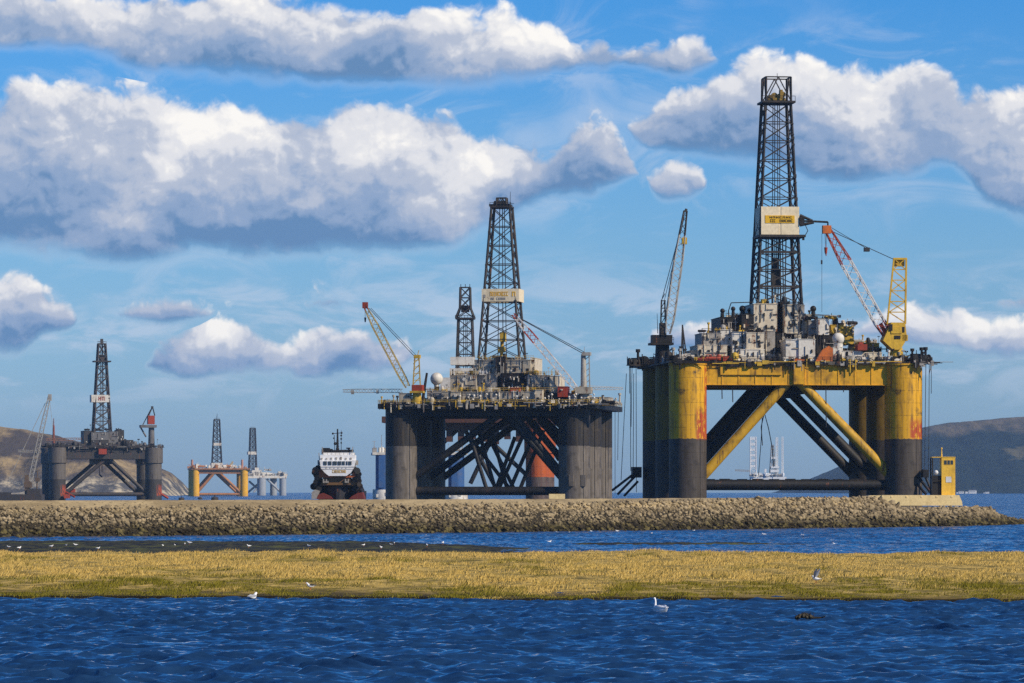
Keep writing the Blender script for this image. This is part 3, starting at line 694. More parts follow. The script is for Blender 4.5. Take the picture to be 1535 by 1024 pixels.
def mach_lib():
    r = random.Random(4)
    b = MB()                                            # winch: drum between two cheeks on a bed
    b.box(-1.6, -1, 0, 1.6, 1, .3); b.tube((-1.1, 0, 1.1), (1.1, 0, 1.1), .7, None, 14)
    for x in (-1.25, 1.25): b.tube((x - .1, 0, 1.1), (x + .1, 0, 1.1), 1.05, None, 14)
    b.box(1.36, -.6, .3, 1.9, .6, 1.5); b.box(-1.8, -.8, .3, -1.36, .2, 1.9); b.tube((-1.6, .5, .3), (-1.6, .5, 2.5), .12); b.box(-.5, -.95, .3, .5, -.75, 1.9)
    MACH['winch'] = b
    b = MB()                                            # pump skid
    b.box(-1.3, -.8, 0, 1.3, .8, .25); b.tube((-1, 0, .8), (.2, 0, .8), .5, None, 12); b.box(.3, -.5, .25, 1.2, .5, 1.3); b.tube((-.5, 0, 1.3), (-.5, 0, 2.2), .14); b.tube((-.5, 0, 2.2), (.9, 0, 2.2), .14); b.box(-1.2, -.7, .25, -1.05, .7, 1.6)
    MACH['pump_skid'] = b
    b = MB()                                            # vent stack
    b.tube((0, 0, 0), (0, 0, 3.2), .32, .26, 12); b.tube((0, 0, 3.2), (0, 0, 3.9), .5, .5, 12); b.box(-.6, -.6, 0, .6, .6, .9)
    MACH['vent_stack'] = b
    b = MB()                                            # upright tank with pipe
    b.lathe((0, 0, 0), [(.85, 0), (.9, .2), (.9, 2.3), (.7, 2.7), (.2, 2.9)], 16); b.tube((.95, -.3, 0), (.95, -.3, 3.0), .1); b.box(-.3, -1.05, 1.2, .3, -.85, 1.9)
    MACH['storage_tank'] = b
    b = MB()                                            # cabinet
    b.box(-.9, -.6, 0, .9, .6, 2.1); b.box(-1.0, -.7, 2.103, 1.0, .7, 2.25); b.box(-.7, -.68, .3, -.1, -.603, 1.8); b.box(.1, -.68, .3, .7, -.603, 1.8); b.tube((.5, .2, 2.25), (.5, .2, 3.1), .09)
    MACH['cabinet'] = b
    b = MB()                                            # horizontal vessel on saddles
    b.tube((-1.7, 0, 1.2), (1.7, 0, 1.2), .72, None, 16); b.sphere((-1.7, 0, 1.2), .70, 12, 8); b.sphere((1.7, 0, 1.2), .70, 12, 8)
    for x in (-1.1, 1.1): b.box(x - .15, -.6, 0, x + .15, .6, .8)
    b.tube((.4, 0, 1.9), (.4, 0, 2.7), .12)
    MACH['pressure_vessel'] = b
    b = MB()                                            # pipe rack
    for x in (-2.2, 0, 2.2): b.box(x - .1, -.8, 0, x + .1, -.6, 1.9); b.box(x - .1, .6, 0, x + .1, .8, 1.9); b.box(x - .08, -.6, .8, x + .08, .6, .95)
    for k in range(5): b.tube((-2.8, -.5 + .25 * k, 1.08 + (k % 2) * .12), (2.8, -.5 + .25 * k, 1.08 + (k % 2) * .12), .12, None, 8)
    MACH['pipe_rack'] = b
    b = MB()                                            # flood light post
    b.tube((0, 0, 0), (0, 0, 3.6), .09, .07, 8); b.box(-.5, -.15, 3.5, .5, .1, 3.65); b.box(-.55, -.3, 3.66, -.1, .05, 4.0); b.box(.1, -.3, 3.66, .55, .05, 4.0)
    MACH['flood_light'] = b
    b = MB()                                            # goose-neck davit
    b.tube((0, 0, 0), (0, 0, 2.4), .14, .12, 8); b.tube((0, 0, 2.4), (1.2, 0, 3.2), .11, .08, 8); b.tube((1.2, 0, 3.2), (1.25, 0, 2.2), .05, .05, 6); b.box(-.35, -.35, 0, .35, .35, .5)
    MACH['davit'] = b
mach_lib()
MCACHE = {}
def machine(rig, kind, pos, sc, rz, mat):
    key = (kind, mat.name)
    if key not in MCACHE:
        o = MACH[kind].build(kind, [mat], rig.o); MCACHE[key] = o.data
    else:
        o = bpy.data.objects.new(kind, MCACHE[key]); COL.objects.link(o); o.parent = rig.o
    o.location = pos; o.rotation_euler = (0, 0, rz); o.scale = (sc, sc, sc)
    return o
def clutter(rig, px0, px1, py, ly0, ly1, n, smin, smax, kinds, mats):
    r = rig.rnd
    for i in range(n):
        px = px0 + (px1 - px0) * (i + r.random()) / n; ly = r.uniform(ly0, ly1)
        p = rig.at(px, py, ly); p.z = rig.z(py, p.x, ly0) - .02
        machine(rig, r.choice(kinds), p, r.uniform(smin, smax), r.choice((0, 0, 1.57, 3.14, .4)), r.choice(mats))
ALLK = ['winch', 'pump_skid', 'vent_stack', 'storage_tank', 'cabinet', 'pressure_vessel', 'davit', 'flood_light', 'pipe_rack']
LOWK = ['winch', 'pump_skid', 'cabinet', 'pressure_vessel', 'pipe_rack', 'storage_tank']

def column_mat(name, hi, lo, zsplit, dirt, rustpos=(), seams=True, streak=(0.05, 0.035, 0.02), samt=.5):
    m, nt = newmat(name)
    P = N(nt, 'ShaderNodeTexCoord', out=3); s = nt.nodes.new('ShaderNodeSeparateXYZ'); nt.links.new(P, s.inputs[0])
    z = s.outputs[2]; ang = m_(nt, 'ARCTAN2', s.outputs[0], m_(nt, 'MULTIPLY', s.outputs[1], -1.0))   # 0 faces the camera, + to the right
    Q = N(nt, 'ShaderNodeCombineXYZ', {0: m_(nt, 'MULTIPLY', ang, 4.5), 1: m_(nt, 'MULTIPLY', z, 1.0), 2: 0.0})
    n1 = noise(nt, Q, .22, 5, .6); n2 = noise(nt, v_(nt, 'MULTIPLY', Q, (1, .09, 1)), 1.1, 5, .65); n3 = noise(nt, Q, 1.4, 5, .65)
    up = mix(nt, n3, hi, tuple(.78 * x for x in hi)); dn = mix(nt, n3, lo, tuple(1.5 * x for x in lo))
    dn = mix(nt, m_(nt, 'MULTIPLY', sm(nt, n2, .46, .66), .7), dn, tuple(2.2 * x for x in lo))
    dn = mix(nt, m_(nt, 'MULTIPLY', sm(nt, n1, .5, .62), .6), dn, tuple(.45 * x for x in lo))
    c = mix(nt, m_(nt, 'GREATER_THAN', m_(nt, 'MULTIPLY_ADD', n3, .9, z), zsplit + .45), dn, up)
    d = m_(nt, 'MULTIPLY', m_(nt, 'ADD', sm(nt, n2, .5, .74), sm(nt, n1, .56, .74)), samt, clamp=True)
    c = mix(nt, m_(nt, 'MULTIPLY', d, sm(nt, z, zsplit - 1, zsplit + 1)), c, streak)
    grime = m_(nt, 'MULTIPLY', sm(nt, noise(nt, v_(nt, 'MULTIPLY', Q, (1, .045, 1)), .75, 4, .6), .46, .62), sm(nt, noise(nt, Q, .12, 3, .5), .36, .6))
    c = mix(nt, m_(nt, 'MULTIPLY', grime, .7), c, tuple(x * .8 for x in streak))
    if seams:
        fz = m_(nt, 'FRACT', m_(nt, 'DIVIDE', z, 3.1)); fa = m_(nt, 'FRACT', m_(nt, 'DIVIDE', ang, .52))
        ln = m_(nt, 'MAXIMUM', m_(nt, 'LESS_THAN', fz, .035), m_(nt, 'LESS_THAN', fa, .03))
        c = mix(nt, m_(nt, 'MULTIPLY', ln, m_(nt, 'MULTIPLY', sm(nt, n3, .38, .6), .75)), c, tuple(x * .35 for x in streak))
        spk = sm(nt, noise(nt, Q, 3.2, 2, .5), .70, .74)
        c = mix(nt, m_(nt, 'MULTIPLY', spk, .6), c, (.05, .03, .015))
    for (a0, a1, z0, z1, th) in rustpos:
        w = m_(nt, 'MULTIPLY', m_(nt, 'MULTIPLY', sm(nt, ang, a0 - .12, a0 + .1), sm(nt, ang, a1 + .12, a1 - .1)), m_(nt, 'MULTIPLY', sm(nt, z, z0 - .4, z0 + .6), sm(nt, z, z1 + 1.5, z1 - 1.5)))
        rn = m_(nt, 'ADD', m_(nt, 'MULTIPLY', noise(nt, v_(nt, 'MULTIPLY', Q, (1, .35, 1)), 1.25, 6, .7), .6), m_(nt, 'MULTIPLY', n2, .4))
        c = mix(nt, m_(nt, 'MULTIPLY', sm(nt, rn, th, th + .07), w), c, (.36, .055, .012))
    finish(nt, c, .62, bump=n3, bstr=.2, bdist=.05)
    return m

# ------------------------------------------------------------------ big yellow rig
A = Rig('drilling_rig', 'large nearest rig on fat yellow and black columns beside the yellow hut', 'oil rig', 1083.0, 1190.0, rad(5.8), 'moored semi-submersible drilling rigs')
YEL = (0.74, 0.375, 0.010); LOW = (0.044, 0.035, 0.027)
mA1 = column_mat('yellow_column_rusty', YEL, LOW, 19.0, None, [(.95, 1.45, 24, 39, .43), (.35, 1.45, 18.8, 26, .43)], samt=1.0)
mA2 = column_mat('yellow_column', YEL, LOW, 19.0, None, [(.2, 1.25, 19.0, 23.5, .43)], samt=1.0)
mA3 = column_mat('yellow_column_rear_shaded', (0.24, 0.14, 0.012), LOW, 19.0, None, [], samt=.9)  # same yellow darkened, shade of the rear columns put into the colour
xl, xr = A.x(1031), A.x(1354)
TOP = A.z(545)
for xx, mt in ((xl, mA1), (xr, mA2)):
    for j in range(3):
        b = MB(); b.lathe((xx, 25 * j, 0), [(4.7, -2), (4.7, TOP - .5), (4.95, TOP - .45), (4.95, TOP - .02)], 48)
        for a_ in (.6, 1.2): 
            b.box(xx + 4.68 * math.sin(a_) - .1, 25 * j - 4.68 * math.cos(a_) - .1, 2, xx + 4.68 * math.sin(a_) + .1, 25 * j - 4.68 * math.cos(a_) + .1, TOP - 1)
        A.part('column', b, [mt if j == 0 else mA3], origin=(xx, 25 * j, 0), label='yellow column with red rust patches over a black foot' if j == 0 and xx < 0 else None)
mgird = paint('girder_yellow', (0.74, 0.375, 0.010), (0.09, 0.05, 0.012), .75, .12, sc=.16)
zg = A.z(577)
for j in range(3):
    b = MB(); y = 25 * j
    b.box(xl, y - 1.6, zg, xr, y + 1.6, TOP - .03)
    n = 13
    for i in range(1, n):
        x = xl + (xr - xl) * i / n
        b.box(x - .12, y - 1.75, zg + .05, x + .12, y - 1.603, TOP - .3)
    b.box(xl, y - 1.9, zg - .12, xr, y + 1.9, zg - .003)
    if j == 0:
        A.pbox(b, 1080, 548, 1172, 562, y - 2.1, y - 1.61); A.pbox(b, 1190, 546, 1206, 576, y - 2.6, y - 1.61)
    A.part('deck_girder', b, [mgird])
for xx in (xl, xr):
    b = MB(); b.box(xx - 1.5, 0, zg + .5, xx + 1.5, 50, TOP - .05); A.part('deck_girder', b, [mgird])
b = MB(); b.box(xl - 5.5, -2.3, TOP, xr + 6.2, 55.2, TOP + .5); b.box(xl - 5.5, -5.0, TOP, xl - 1.2, -2.31, TOP + .5); b.box(xr + 1.6, -5.2, TOP, xr + 6.2, -2.31, TOP + .5); b.box(xl, 1.7, zg + .6, xr, 48, zg + 1.0)
for i in range(9): b.box(xl + (xr - xl) * i / 8 - .3, 1.7, zg - .1, xl + (xr - xl) * i / 8 + .3, 23, zg + .59)
A.part('deck', b, [mblk])
DK = TOP + .5
A.rail([(xl - 5.4, 55, DK), (xl - 5.4, -4.9, DK), (xl - 1.3, -4.9, DK), (xl - 1.3, -2.2, DK), (xr + 1.7, -2.2, DK), (xr + 1.7, -5.1, DK), (xr + 6.1, -5.1, DK), (xr + 6.1, 55, DK)], mat=mblk)
def edge_fit(rig, x0, x1, y, z0, z1, n, mats, name='edge_fitting'):
    r = rig.rnd; b = MB()
    for k in range(n):
        x = x0 + (x1 - x0) * r.random(); z = z0 + (z1 - z0) * r.random(); m = r.randrange(len(mats)); kk = r.random()
        if kk < .4: b.box(x, y - r.uniform(.15, .7), z - r.uniform(.3, 1.4), x + r.uniform(.3, 1.4), y - .004, z + r.uniform(.1, .6), m)
        elif kk < .6: b.tube((x, y - .3, z - r.uniform(.6, 2.4)), (x, y - .3, z1 + r.uniform(0, .8)), r.uniform(.08, .2), None, 7, m)
        elif kk < .85: b.tube((x, y - .35, z), (x + r.uniform(2, 8), y - .35, z + r.uniform(-.1, .1)), r.uniform(.07, .16), None, 7, m)
        else: b.sphere((x, y - .4, z), r.uniform(.2, .36), 8, 5, m)
    return rig.part(name, b, mats)
edge_fit(A, xl + 5, xr - 5, -2.3, TOP - .2, TOP + .5, 90, [mblk, mblk, mgry, mylw]); edge_fit(A, xl - 5.4, xl - 1.3, -5.0, TOP - .2, TOP + .5, 14, [mblk]); edge_fit(A, xr + 1.7, xr + 6, -5.2, TOP - .2, TOP + .5, 16, [mblk, mgry])
# braces
mbrY = paint('brace_yellow', (0.58, 0.32, 0.015), (0.045, 0.03, 0.012), .85, .35, sc=.12)
mbrD = paint('dark_tube_shaded_brace', (0.009, 0.008, 0.007), (0.05, 0.032, 0.015), .3, .15, sc=.2)  # rear braces get their shade painted in as black; cross tubes are dark
tl, bl = A.at(1180, 573), A.at(1046, 722); tr_, br = A.at(1199, 573), A.at(1344, 722)
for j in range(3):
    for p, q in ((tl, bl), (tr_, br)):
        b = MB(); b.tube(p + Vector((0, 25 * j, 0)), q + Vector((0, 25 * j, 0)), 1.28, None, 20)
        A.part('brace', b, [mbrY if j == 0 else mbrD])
    b = MB(); zz_ = A.z(727)
    b.tube((xl, 25 * j, zz_), (xr, 25 * j, zz_), 1.35, None, 20)
    for i in range(5): b.box(xl + 8 + i * 8.3, 25 * j - .5, zz_ + 1.3, xl + 10.5 + i * 8.3, 25 * j + .5, zz_ + 1.55)
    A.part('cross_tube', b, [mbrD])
b = MB(); A.pbox(b, 1168, 576, 1212, 590, 12, 40); A.pbox(b, 1178, 590, 1200, 596, 20, 30); A.part('brace_node', b, [mbrD])
# hanging hoses and mooring lines
def line(rig, pts, r=.09, name='mooring_line', mat=None):
    b = MB()
    for a, c in zip(pts[:-1], pts[1:]): b.tube(rig.at(*a), rig.at(*c), r, None, 6)
    return rig.part(name, b, [mat or mcab])
for px, y0, y1 in ((1082, 576, 598), (1098, 576, 603), (1238, 577, 640), (1264, 577, 588), (1072, 577, 582)): line(A, [(px, y0, -1), (px + .5, y1, -1)], .13, 'hose')
line(A, [(1152, 592, 8), (1141, 640, 8), (1143, 668, 8)], .11, 'hose')
line(A, [(1143, 618, 20), (1141, 660, 20), (1137, 712, 20)], .09, 'hose'); line(A, [(1145, 616, 24), (1152, 642, 24), (1157, 668, 24), (1160, 700, 24)], .11, 'hose')
for px, p2, y0, y1 in ((943.5, 944, 548, 590), (945, 945.5, 548, 706), (947.5, 946, 550, 640), (953.5, 954, 548, 738), (939, 931, 560, 720), (950, 949, 560, 712)): line(A, [(px, y0, 50), (p2, y1, 50)], .08)
for px, p2, y0, y1 in ((1388, 1386, 540, 705), (1396, 1396, 540, 590), (1393, 1392, 545, 712), (1397.5, 1393, 540, 560)): line(A, [(px, y0, -3), (p2, y1, -3)], .08)
# anchor racks at the feet
for side, pts in ((0, [((954, 712, 50), (926, 741, 47)), ((956, 722, 50), (936, 743, 46)), ((955, 704, 50), (946, 716, 48)), ((948, 712, 48), (918, 735, 44))]), (1, [((1374, 712, -4), (1397, 741, -7)), ((1375, 726, -4), (1388, 741, -7)), ((1384, 706, -4), (1396, 736, -5))])):
    b = MB()
    for a, c in pts: b.tube(A.at(*a), A.at(*c), .32, None, 8)
    if side == 0: A.pbox(b, 949, 700, 962, 716, 46, 50)
    else: A.pbox(b, 1384, 704, 1392, 716, -6, -3)
    A.part('anchor_rack', b, [mblk])
# deck modules: px0, py0, px1, py1, depth front, depth back
dm = [mblk, mblk, mgry, mcrm]
dk = A.z(545)
for a in [
 ('deckhouse', 1046, 518, 1090, 543, 2, 16, mcrm, 16), ('deckhouse', 1036, 526, 1050, 543, 4, 16, mcrm, 6), ('deckhouse', 1052, 500, 1081, 518, 6, 18, mgry, 10), ('deckhouse', 1080, 495, 1098, 518, 6, 20, mwht, 6),
 ('deckhouse', 1098, 498, 1119, 543, 3, 20, mwht, 12), ('deckhouse', 1119, 499, 1145, 524, 1.5, 20, mcrm, 6), ('deckhouse', 1145, 497, 1162, 543, 5, 22, mgry, 14), ('mud_tank', 1110, 524.5, 1146, 543, 0, 12, mwht, 10),
 ('deckhouse', 1130, 456, 1165, 497, 12, 34, mcrm, 16), ('deckhouse', 1176, 457, 1196, 500, 12, 34, mcrm, 14), ('deckhouse', 1196, 458, 1206, 505, 14, 34, mgry, 8), ('drill_floor', 1164, 500, 1178, 543, 10, 34, mblk, 10),
 ('container', 1178, 510, 1197, 538, 0, 8, mwht, 3), ('container', 1197.5, 509, 1222, 538, -.5, 8, mwht, 3), ('deckhouse', 1212, 481, 1227, 512, 12, 24, mgry, 5), ('container', 1227, 479, 1243, 503, 8, 20, mwht, 3),
 ('deckhouse', 1224, 503, 1250, 543, 8, 20, mblk, 14), ('deckhouse', 1249, 521, 1262, 543, 2, 12, mwht, 6), ('deckhouse', 1262, 527, 1292, 543, 3, 14, mwht, 9), ('deckhouse', 1292, 529, 1322, 543, 3, 14, mcrm, 10), ('deckhouse', 1262, 490, 1280, 516, 14, 26, mylw, 8),
 ('deckhouse', 1246, 488, 1264, 500, 12, 26, mylw, 8), ('deckhouse', 1284, 515, 1318, 529, 10, 22, mylw, 10), ('deckhouse', 1080, 476, 1113, 498, 14, 30, mblk, 14), ('deckhouse', 1112, 472, 1131, 500, 12, 30, mblk, 8), ('deckhouse', 1206, 472, 1216, 500, 14, 28, mcrm, 6)]:
    A.block(*a[:8], a[8], dmats=dm)
# slot with drill pipe between the two tall blocks
b = MB(); A.pbox(b, 1165, 462, 1176, 500, 20, 34)
for k in range(5): A.ptube(b, (1166 + 2.2 * k, 500, 15 + k % 2), (1166.5 + 2.2 * k, 452, 15 + k % 2), .22, None, 8)
A.part('pipe_chute', b, [mblk])
# window and door on the white houses
for (px, py, w, h, ly) in ((1110, 504, 4.5, 11, 2.8), (1060, 506, 3, 4, 5.8), (1069, 506, 3, 4, 5.8), (1136, 503, 3, 4, 1.3), (1205, 470, 3, 5, 13.8)):
    b = MB(); A.pbox(b, px, py, px + w, py + h, ly, ly + .19); A.part('window', b, [mgl])
# round things
b = MB(); p = A.at(1256.5, 508, 3); b.sphere(p, 1.55, 24, 14); b.tube(p - Vector((0, 0, 3)), p - Vector((0, 0, 1.2)), 1.1, 1.2, 14); A.part('spherical_tank', b, [mwht])
for k, (px, py, r) in enumerate(((1083, 466, .62), (1099, 463, .6), (1113, 463, .85), (1219, 463, .8), (1123, 465, .5))):
    b = MB(); p = A.at(px, py, 18); b.sphere(p, r, 14, 8); b.tube(p - Vector((0, 0, r * .6)), p - Vector((0, 0, 2.6)), r * .6, r * .9, 12); A.part('exhaust_stack', b, [mblk])
b = MB(); p = A.at(1026, 542, 1); b.tube(p, p + Vector((0, 6, 0)), 1.9, None, 20); A.pbox(b, 1028, 532, 1041, 543, 1, 7); A.part('tank', b, [mwht])
b = MB(); A.ptube(b, (1130, 546, 0), (1095, 544, 0), .5); A.ptube(b, (1112, 543, -1), (1146, 543, -1), 2.4 * .45); A.part('pipe', b, [mcrm])
b = MB(); p = A.at(1240, 538, -1); b.prism([(p.x - 3.2, p.z - .8), (p.x + 1.2, p.z - .8), (p.x + 1.2, p.z + 2.6), (p.x + .2, p.z + 3.2), (p.x - 1.4, p.z + 2.2)], -2.2, -.6); A.part('tarpaulin', b, [morg], label='orange tarpaulin over machinery')
b = MB(); A.pbox(b, 1190, 538, 1206, 545, -2.2, -.5); A.pbox(b, 1193, 536, 1196, 538, -2, -.7); A.part('locker', b, [morg])
b = MB(); A.pbox(b, 1286, 516, 1300, 525, 2, 6); A.pbox(b, 1288, 513, 1294, 516, 3, 5); A.part('locker', b, [mred])
clutter(A, 1036, 1120, 544, -1.4, 1, 17, .5, .95, LOWK, [mblk, mgry, mcrm, mylw, mred]); clutter(A, 1120, 1330, 544, -1.6, 0, 34, .45, .9, LOWK, [mblk, mgry, mcrm, mblk, mwht, mylw])
clutter(A, 948, 1000, 548, 30, 54, 18, .8, 1.25, ['winch', 'winch', 'cabinet', 'pump_skid', 'davit', 'vent_stack'], [mblk]); clutter(A, 1362, 1389, 545, -4, 6, 12, .75, 1.2, ['winch', 'winch', 'cabinet', 'vent_stack', 'pump_skid'], [mblk])
clutter(A, 1000, 1036, 544, -1.5, 10, 22, .6, 1.1, ALLK, [mblk, mblk, mgry]); clutter(A, 1318, 1362, 544, -2, 8, 24, .5, .9, ALLK, [mblk, mgry, mylw, mwht])
for (x0, x1, py, ly, n) in ((1082, 1130, 476, 16, 9), (1052, 1090, 499, 8, 7), (1098, 1144, 498.5, 6, 7), (1206, 1245, 480, 12, 7), (1244, 1282, 488, 16, 9), (1178, 1222, 509, 3, 7), (1262, 1322, 527, 6, 12), (1286, 1318, 515, 13, 8), (1130, 1204, 456, 14, 9)):
    clutter(A, x0, x1, py, ly, ly + 5, n, .35, .75, ALLK, [mblk, mblk, mgry, mylw, mcrm])
for (x0, x1, py, ly) in ((1080, 1131, 476, 14), (1052, 1098, 499, 6), (1098, 1145, 498, 2), (1178, 1222, 508.5, 0), (1206, 1243, 478.5, 9), (1246, 1280, 488, 12), (1262, 1322, 526.5, 3)):
    p, q = A.at(x0, py, ly), A.at(x1, py, ly); A.rail([p, (q.x, ly, p.z)], mat=mblk, step=1.4)
b = MB(); A.ptube(b, (1092, 466, 14), (1096, 454, 14), .12); A.ptube(b, (1096, 454, 14), (1130, 453, 14), .12); A.ptube(b, (1092, 466, 14), (1093, 478, 14), .14); A.part('pipe', b, [mblk])
b = MB(); A.ptube(b, (1222, 472, 12), (1258, 474, 12), .16); p = A.at(1258, 474, 12); b.box(p.x - .3, 11.6, p.z - .4, p.x + .4, 12.4, p.z + .3); A.part('boom_pipe', b, [mgry])
# derrick
dy = 28.0; dxc = (A.x(1133, dy - 6.0) + A.x(1205, dy - 6.0)) / 2
zb_ = A.z(457, dxc, dy); zp = A.z(156, dxc, dy); zpan0, zpan1 = A.z(352, dxc, dy - 5), A.z(310, dxc, dy - 5)
wb, wt = 66 / (F / (A.Y + dy)), 38 / (F / (A.Y + dy))
zpan1b = zpan1
b = MB()
def dw(z): return wb + (wt - wb) * (z - zb_) / (zp - zb_)
b.tower((dxc, dy), zb_, wb, zpan0, dw(zpan0), 4, .62, .24); b.tower((dxc, dy), zpan0, dw(zpan0), zp, wt, 7, .56, .20)
for k in (1, 3): 
    z_ = zb_ + (zpan0 - zb_) * k / 4; w_ = dw(z_) / 2
    b.box(dxc - w_, dy - w_ - .15, z_ - .25, dxc + w_, dy - w_ + .15, z_ + .3)
r = random.Random(5)
for k in range(9): b.tube((dxc - 2.6 + k * .62, dy + r.uniform(-2, 2), zb_ - 1), (dxc - 2.4 + k * .6, dy + r.uniform(-1.5, 1.5), zb_ + r.uniform(17, 26)), .16, None, 6)
for x in (-1.0, -.4, .5, 1.1): b.tube((dxc + x, dy, zb_), (dxc + x * .8, dy, zp), .11, None, 6)
b.box(dxc - 1.2, dy - 1.2, zb_ + 5, dxc + 1.0, dy + 1, zb_ + 9); b.box(dxc - .7, dy - .7, zb_ + 9, dxc + .6, dy + .7, zb_ + 12)
for k in range(26):    # ladders, small platforms and boxes on the legs
    z_ = zb_ + (zp - zb_) * r.random(); w_ = dw(z_) / 2; s1 = r.choice((-1, 1)); b.box(dxc + s1 * w_ - .35, dy - w_ - .5, z_, dxc + s1 * w_ + .4, dy - w_ + .4, z_ + r.uniform(.2, .9))
der = A.part('derrick', b, [mlat])
b = MB(); w_ = dw((zpan0 + zpan1) / 2) / 2 + .9; x0p, x1p = A.x(1141, dy - w_), A.x(1198, dy - w_); xm = (x0p + x1p) / 2
b.box(x0p, dy - w_ - .1, zpan0, xm - .25, dy - w_ + .1, zpan1); b.box(xm + .25, dy - w_ - .1, zpan0, x1p, dy - w_ + .1, zpan1); b.box(xm - .25, dy - w_ - .02, zpan0, xm + .25, dy - w_ + .1, zpan1)
b.box(x0p, dy - w_ + .11, zpan0, x0p + .2, dy + w_, zpan1); b.box(x1p - .2, dy - w_ + .11, zpan0, x1p, dy + w_, zpan1); b.box(x0p + .21, dy + w_ - .2, zpan0, x1p - .21, dy + w_, zpan1)
mpan = paint('wind_wall_cream', (0.84, 0.70, 0.46), (0.36, 0.27, 0.15), .28, .05, sc=.25)
pan = A.part('wind_wall', b, [mpan], der)
b = MB(); b.box(x0p - .4, dy - w_ - .8, zpan0 - .6, x1p + 1.6, dy + w_ + .4, zpan0 - .01); A.part('platform', b, [mlat], der)
b = MB(); sx0, sx1 = A.x(1147, dy - w_), A.x(1191, dy - w_); sz0, sz1 = A.z(334.5, dxc, dy - w_), A.z(323, dxc, dy - w_)
msgn = paint('sign_yellow', (0.78, 0.44, 0.012), (0.5, 0.28, 0.02), .2)
b.box(sx0, dy - w_ - .22, sz0, sx1, dy - w_ - .103, sz1, 0)
h = sz1 - sz0
b.marks(sx0 + 1.0, sx1 - .6, sz1 - h * .38, sz1 - h * .14, dy - w_ - .223, 7, random.Random(8), 1, .06); b.marks(sx0 + 1.2, sx1 - .5, sz0 + h * .12, sz0 + h * .48, dy - w_ - .223, 12, random.Random(3), 1, .06)
A.part('name_sign', b, [msgn, mblk], der, label='yellow name board with two rows of worn black lettering')
# crown
b = MB(); wc = wt / 2
b.box(dxc - wc - 1.0, dy - wc - 1.2, zp, dxc + wc + 1.1, dy + wc + 1.0, zp + .5)
for i in range(9):
    x = dxc - wc - .9 + i * (2 * wc + 1.9) / 8; b.bar((x, dy - wc - 1.1, zp + .5), (x, dy - wc - 1.1, zp + 1.7), .1)
b.bar((dxc - wc - .9, dy - wc - 1.1, zp + 1.7), (dxc + wc + 1.0, dy - wc - 1.1, zp + 1.7), .12); A.part('crown_platform', b, [mlat], der)
b = MB(); zc1 = A.z(117, dxc, dy)
b.tower((dxc + .1, dy), zp + .5, wt * 1.0, zc1, wt * .98, 1, .42, .26, x='k'); b.tube((dxc + .3, dy, zc1), (dxc + .3, dy, zc1 + 1.2), .07); A.part('crown_frame', b, [mlat], der)
b = MB()
for x, zz_ in ((-1.6, 1.0), (-.5, 1.6), (.7, 1.3), (1.6, 1.9)): b.tube((dxc + x, dy - .6, zp + .5 + zz_), (dxc + x, dy + .6, zp + .5 + zz_), .8, None, 12)
b.box(dxc - 2.3, dy - .9, zp + .5, dxc + 2.3, dy + .9, zp + 1.5); b.box(dxc + .9, dy - 1, zp + 1.5, dxc + 1.6, dy + 1, zp + 3.6); A.part('crown_block', b, [paint('crown_yellow', (0.30, 0.19, 0.03), (0.03, 0.02, 0.01), .8)], der)
b = MB()   # flare boom on the right of the wind wall
A.ptube(b, (1199, 331, dy - 5), (1241, 333, dy - 5), .26); A.ptube(b, (1199, 323, dy - 5), (1218, 331, dy - 5), .42, .3); A.ptube(b, (1199, 337, dy - 5), (1220, 334, dy - 5), .5, .25); A.ptube(b, (1241, 333, dy - 5), (1241, 342, dy - 5), .2)
A.pbox(b, 1199, 325, 1206, 338, dy - 6, dy - 4.5); A.pbox(b, 1203, 352, 1206, 360, dy - 6, dy - 5.4); A.ptube(b, (1207, 337, dy - 5), (1211, 346, dy - 5), .1); A.ptube(b, (1211, 346, dy - 5), (1207, 353, dy - 5), .1)
A.part('flare_boom', b, [mblk], der)
# cranes
mcy = paint('crane_yellow', (0.66, 0.40, 0.03), (0.22, 0.12, 0.02), .4, .2)
mbw = paint('boom_white', (0.70, 0.66, 0.60), (0.30, 0.18, 0.12), .4, .3); mbr = paint('boom_red', (0.38, 0.055, 0.02), (0.14, 0.04, 0.02), .4)
ly = 4.0
b = MB(); A.ptube(b, (1343, 545, ly), (1343, 522, ly), 1.9, 1.7, 16); crR = A.part('crane', b, [mcy], label='yellow crane with a red and white lattice boom')
b = MB(); p0, p1 = A.at(1330, 484, ly), A.at(1356, 520, ly)
b.prism([(p0.x - 1.5, p1.z + 1.5), (p0.x + 1, p1.z - .8), (p1.x - 1.5, p1.z - .8), (p1.x + .2, p1.z + 2), (p1.x - .3, p0.z), (p0.x + .6, p0.z)], ly - 2.4, ly + 2.4)
A.pbox(b, 1352, 502, 1361, 511, ly - 2.4, ly + 1); A.pbox(b, 1336, 490, 1352, 500, ly - 2.6, ly - 2.41); A.part('cab', b, [mcy], crR)
b = MB(); A.pbox(b, 1333, 486, 1338, 496, ly - 2.62, ly - 2.42); A.pbox(b, 1341, 503, 1350, 508, ly - 2.55, ly - 2.41); A.pbox(b, 1352, 490, 1356, 498, ly - 2.55, ly - 2.41); A.part('window', b, [mblk], crR)  # black boxes added for the dark gaps of the open cab frame
b = MB()
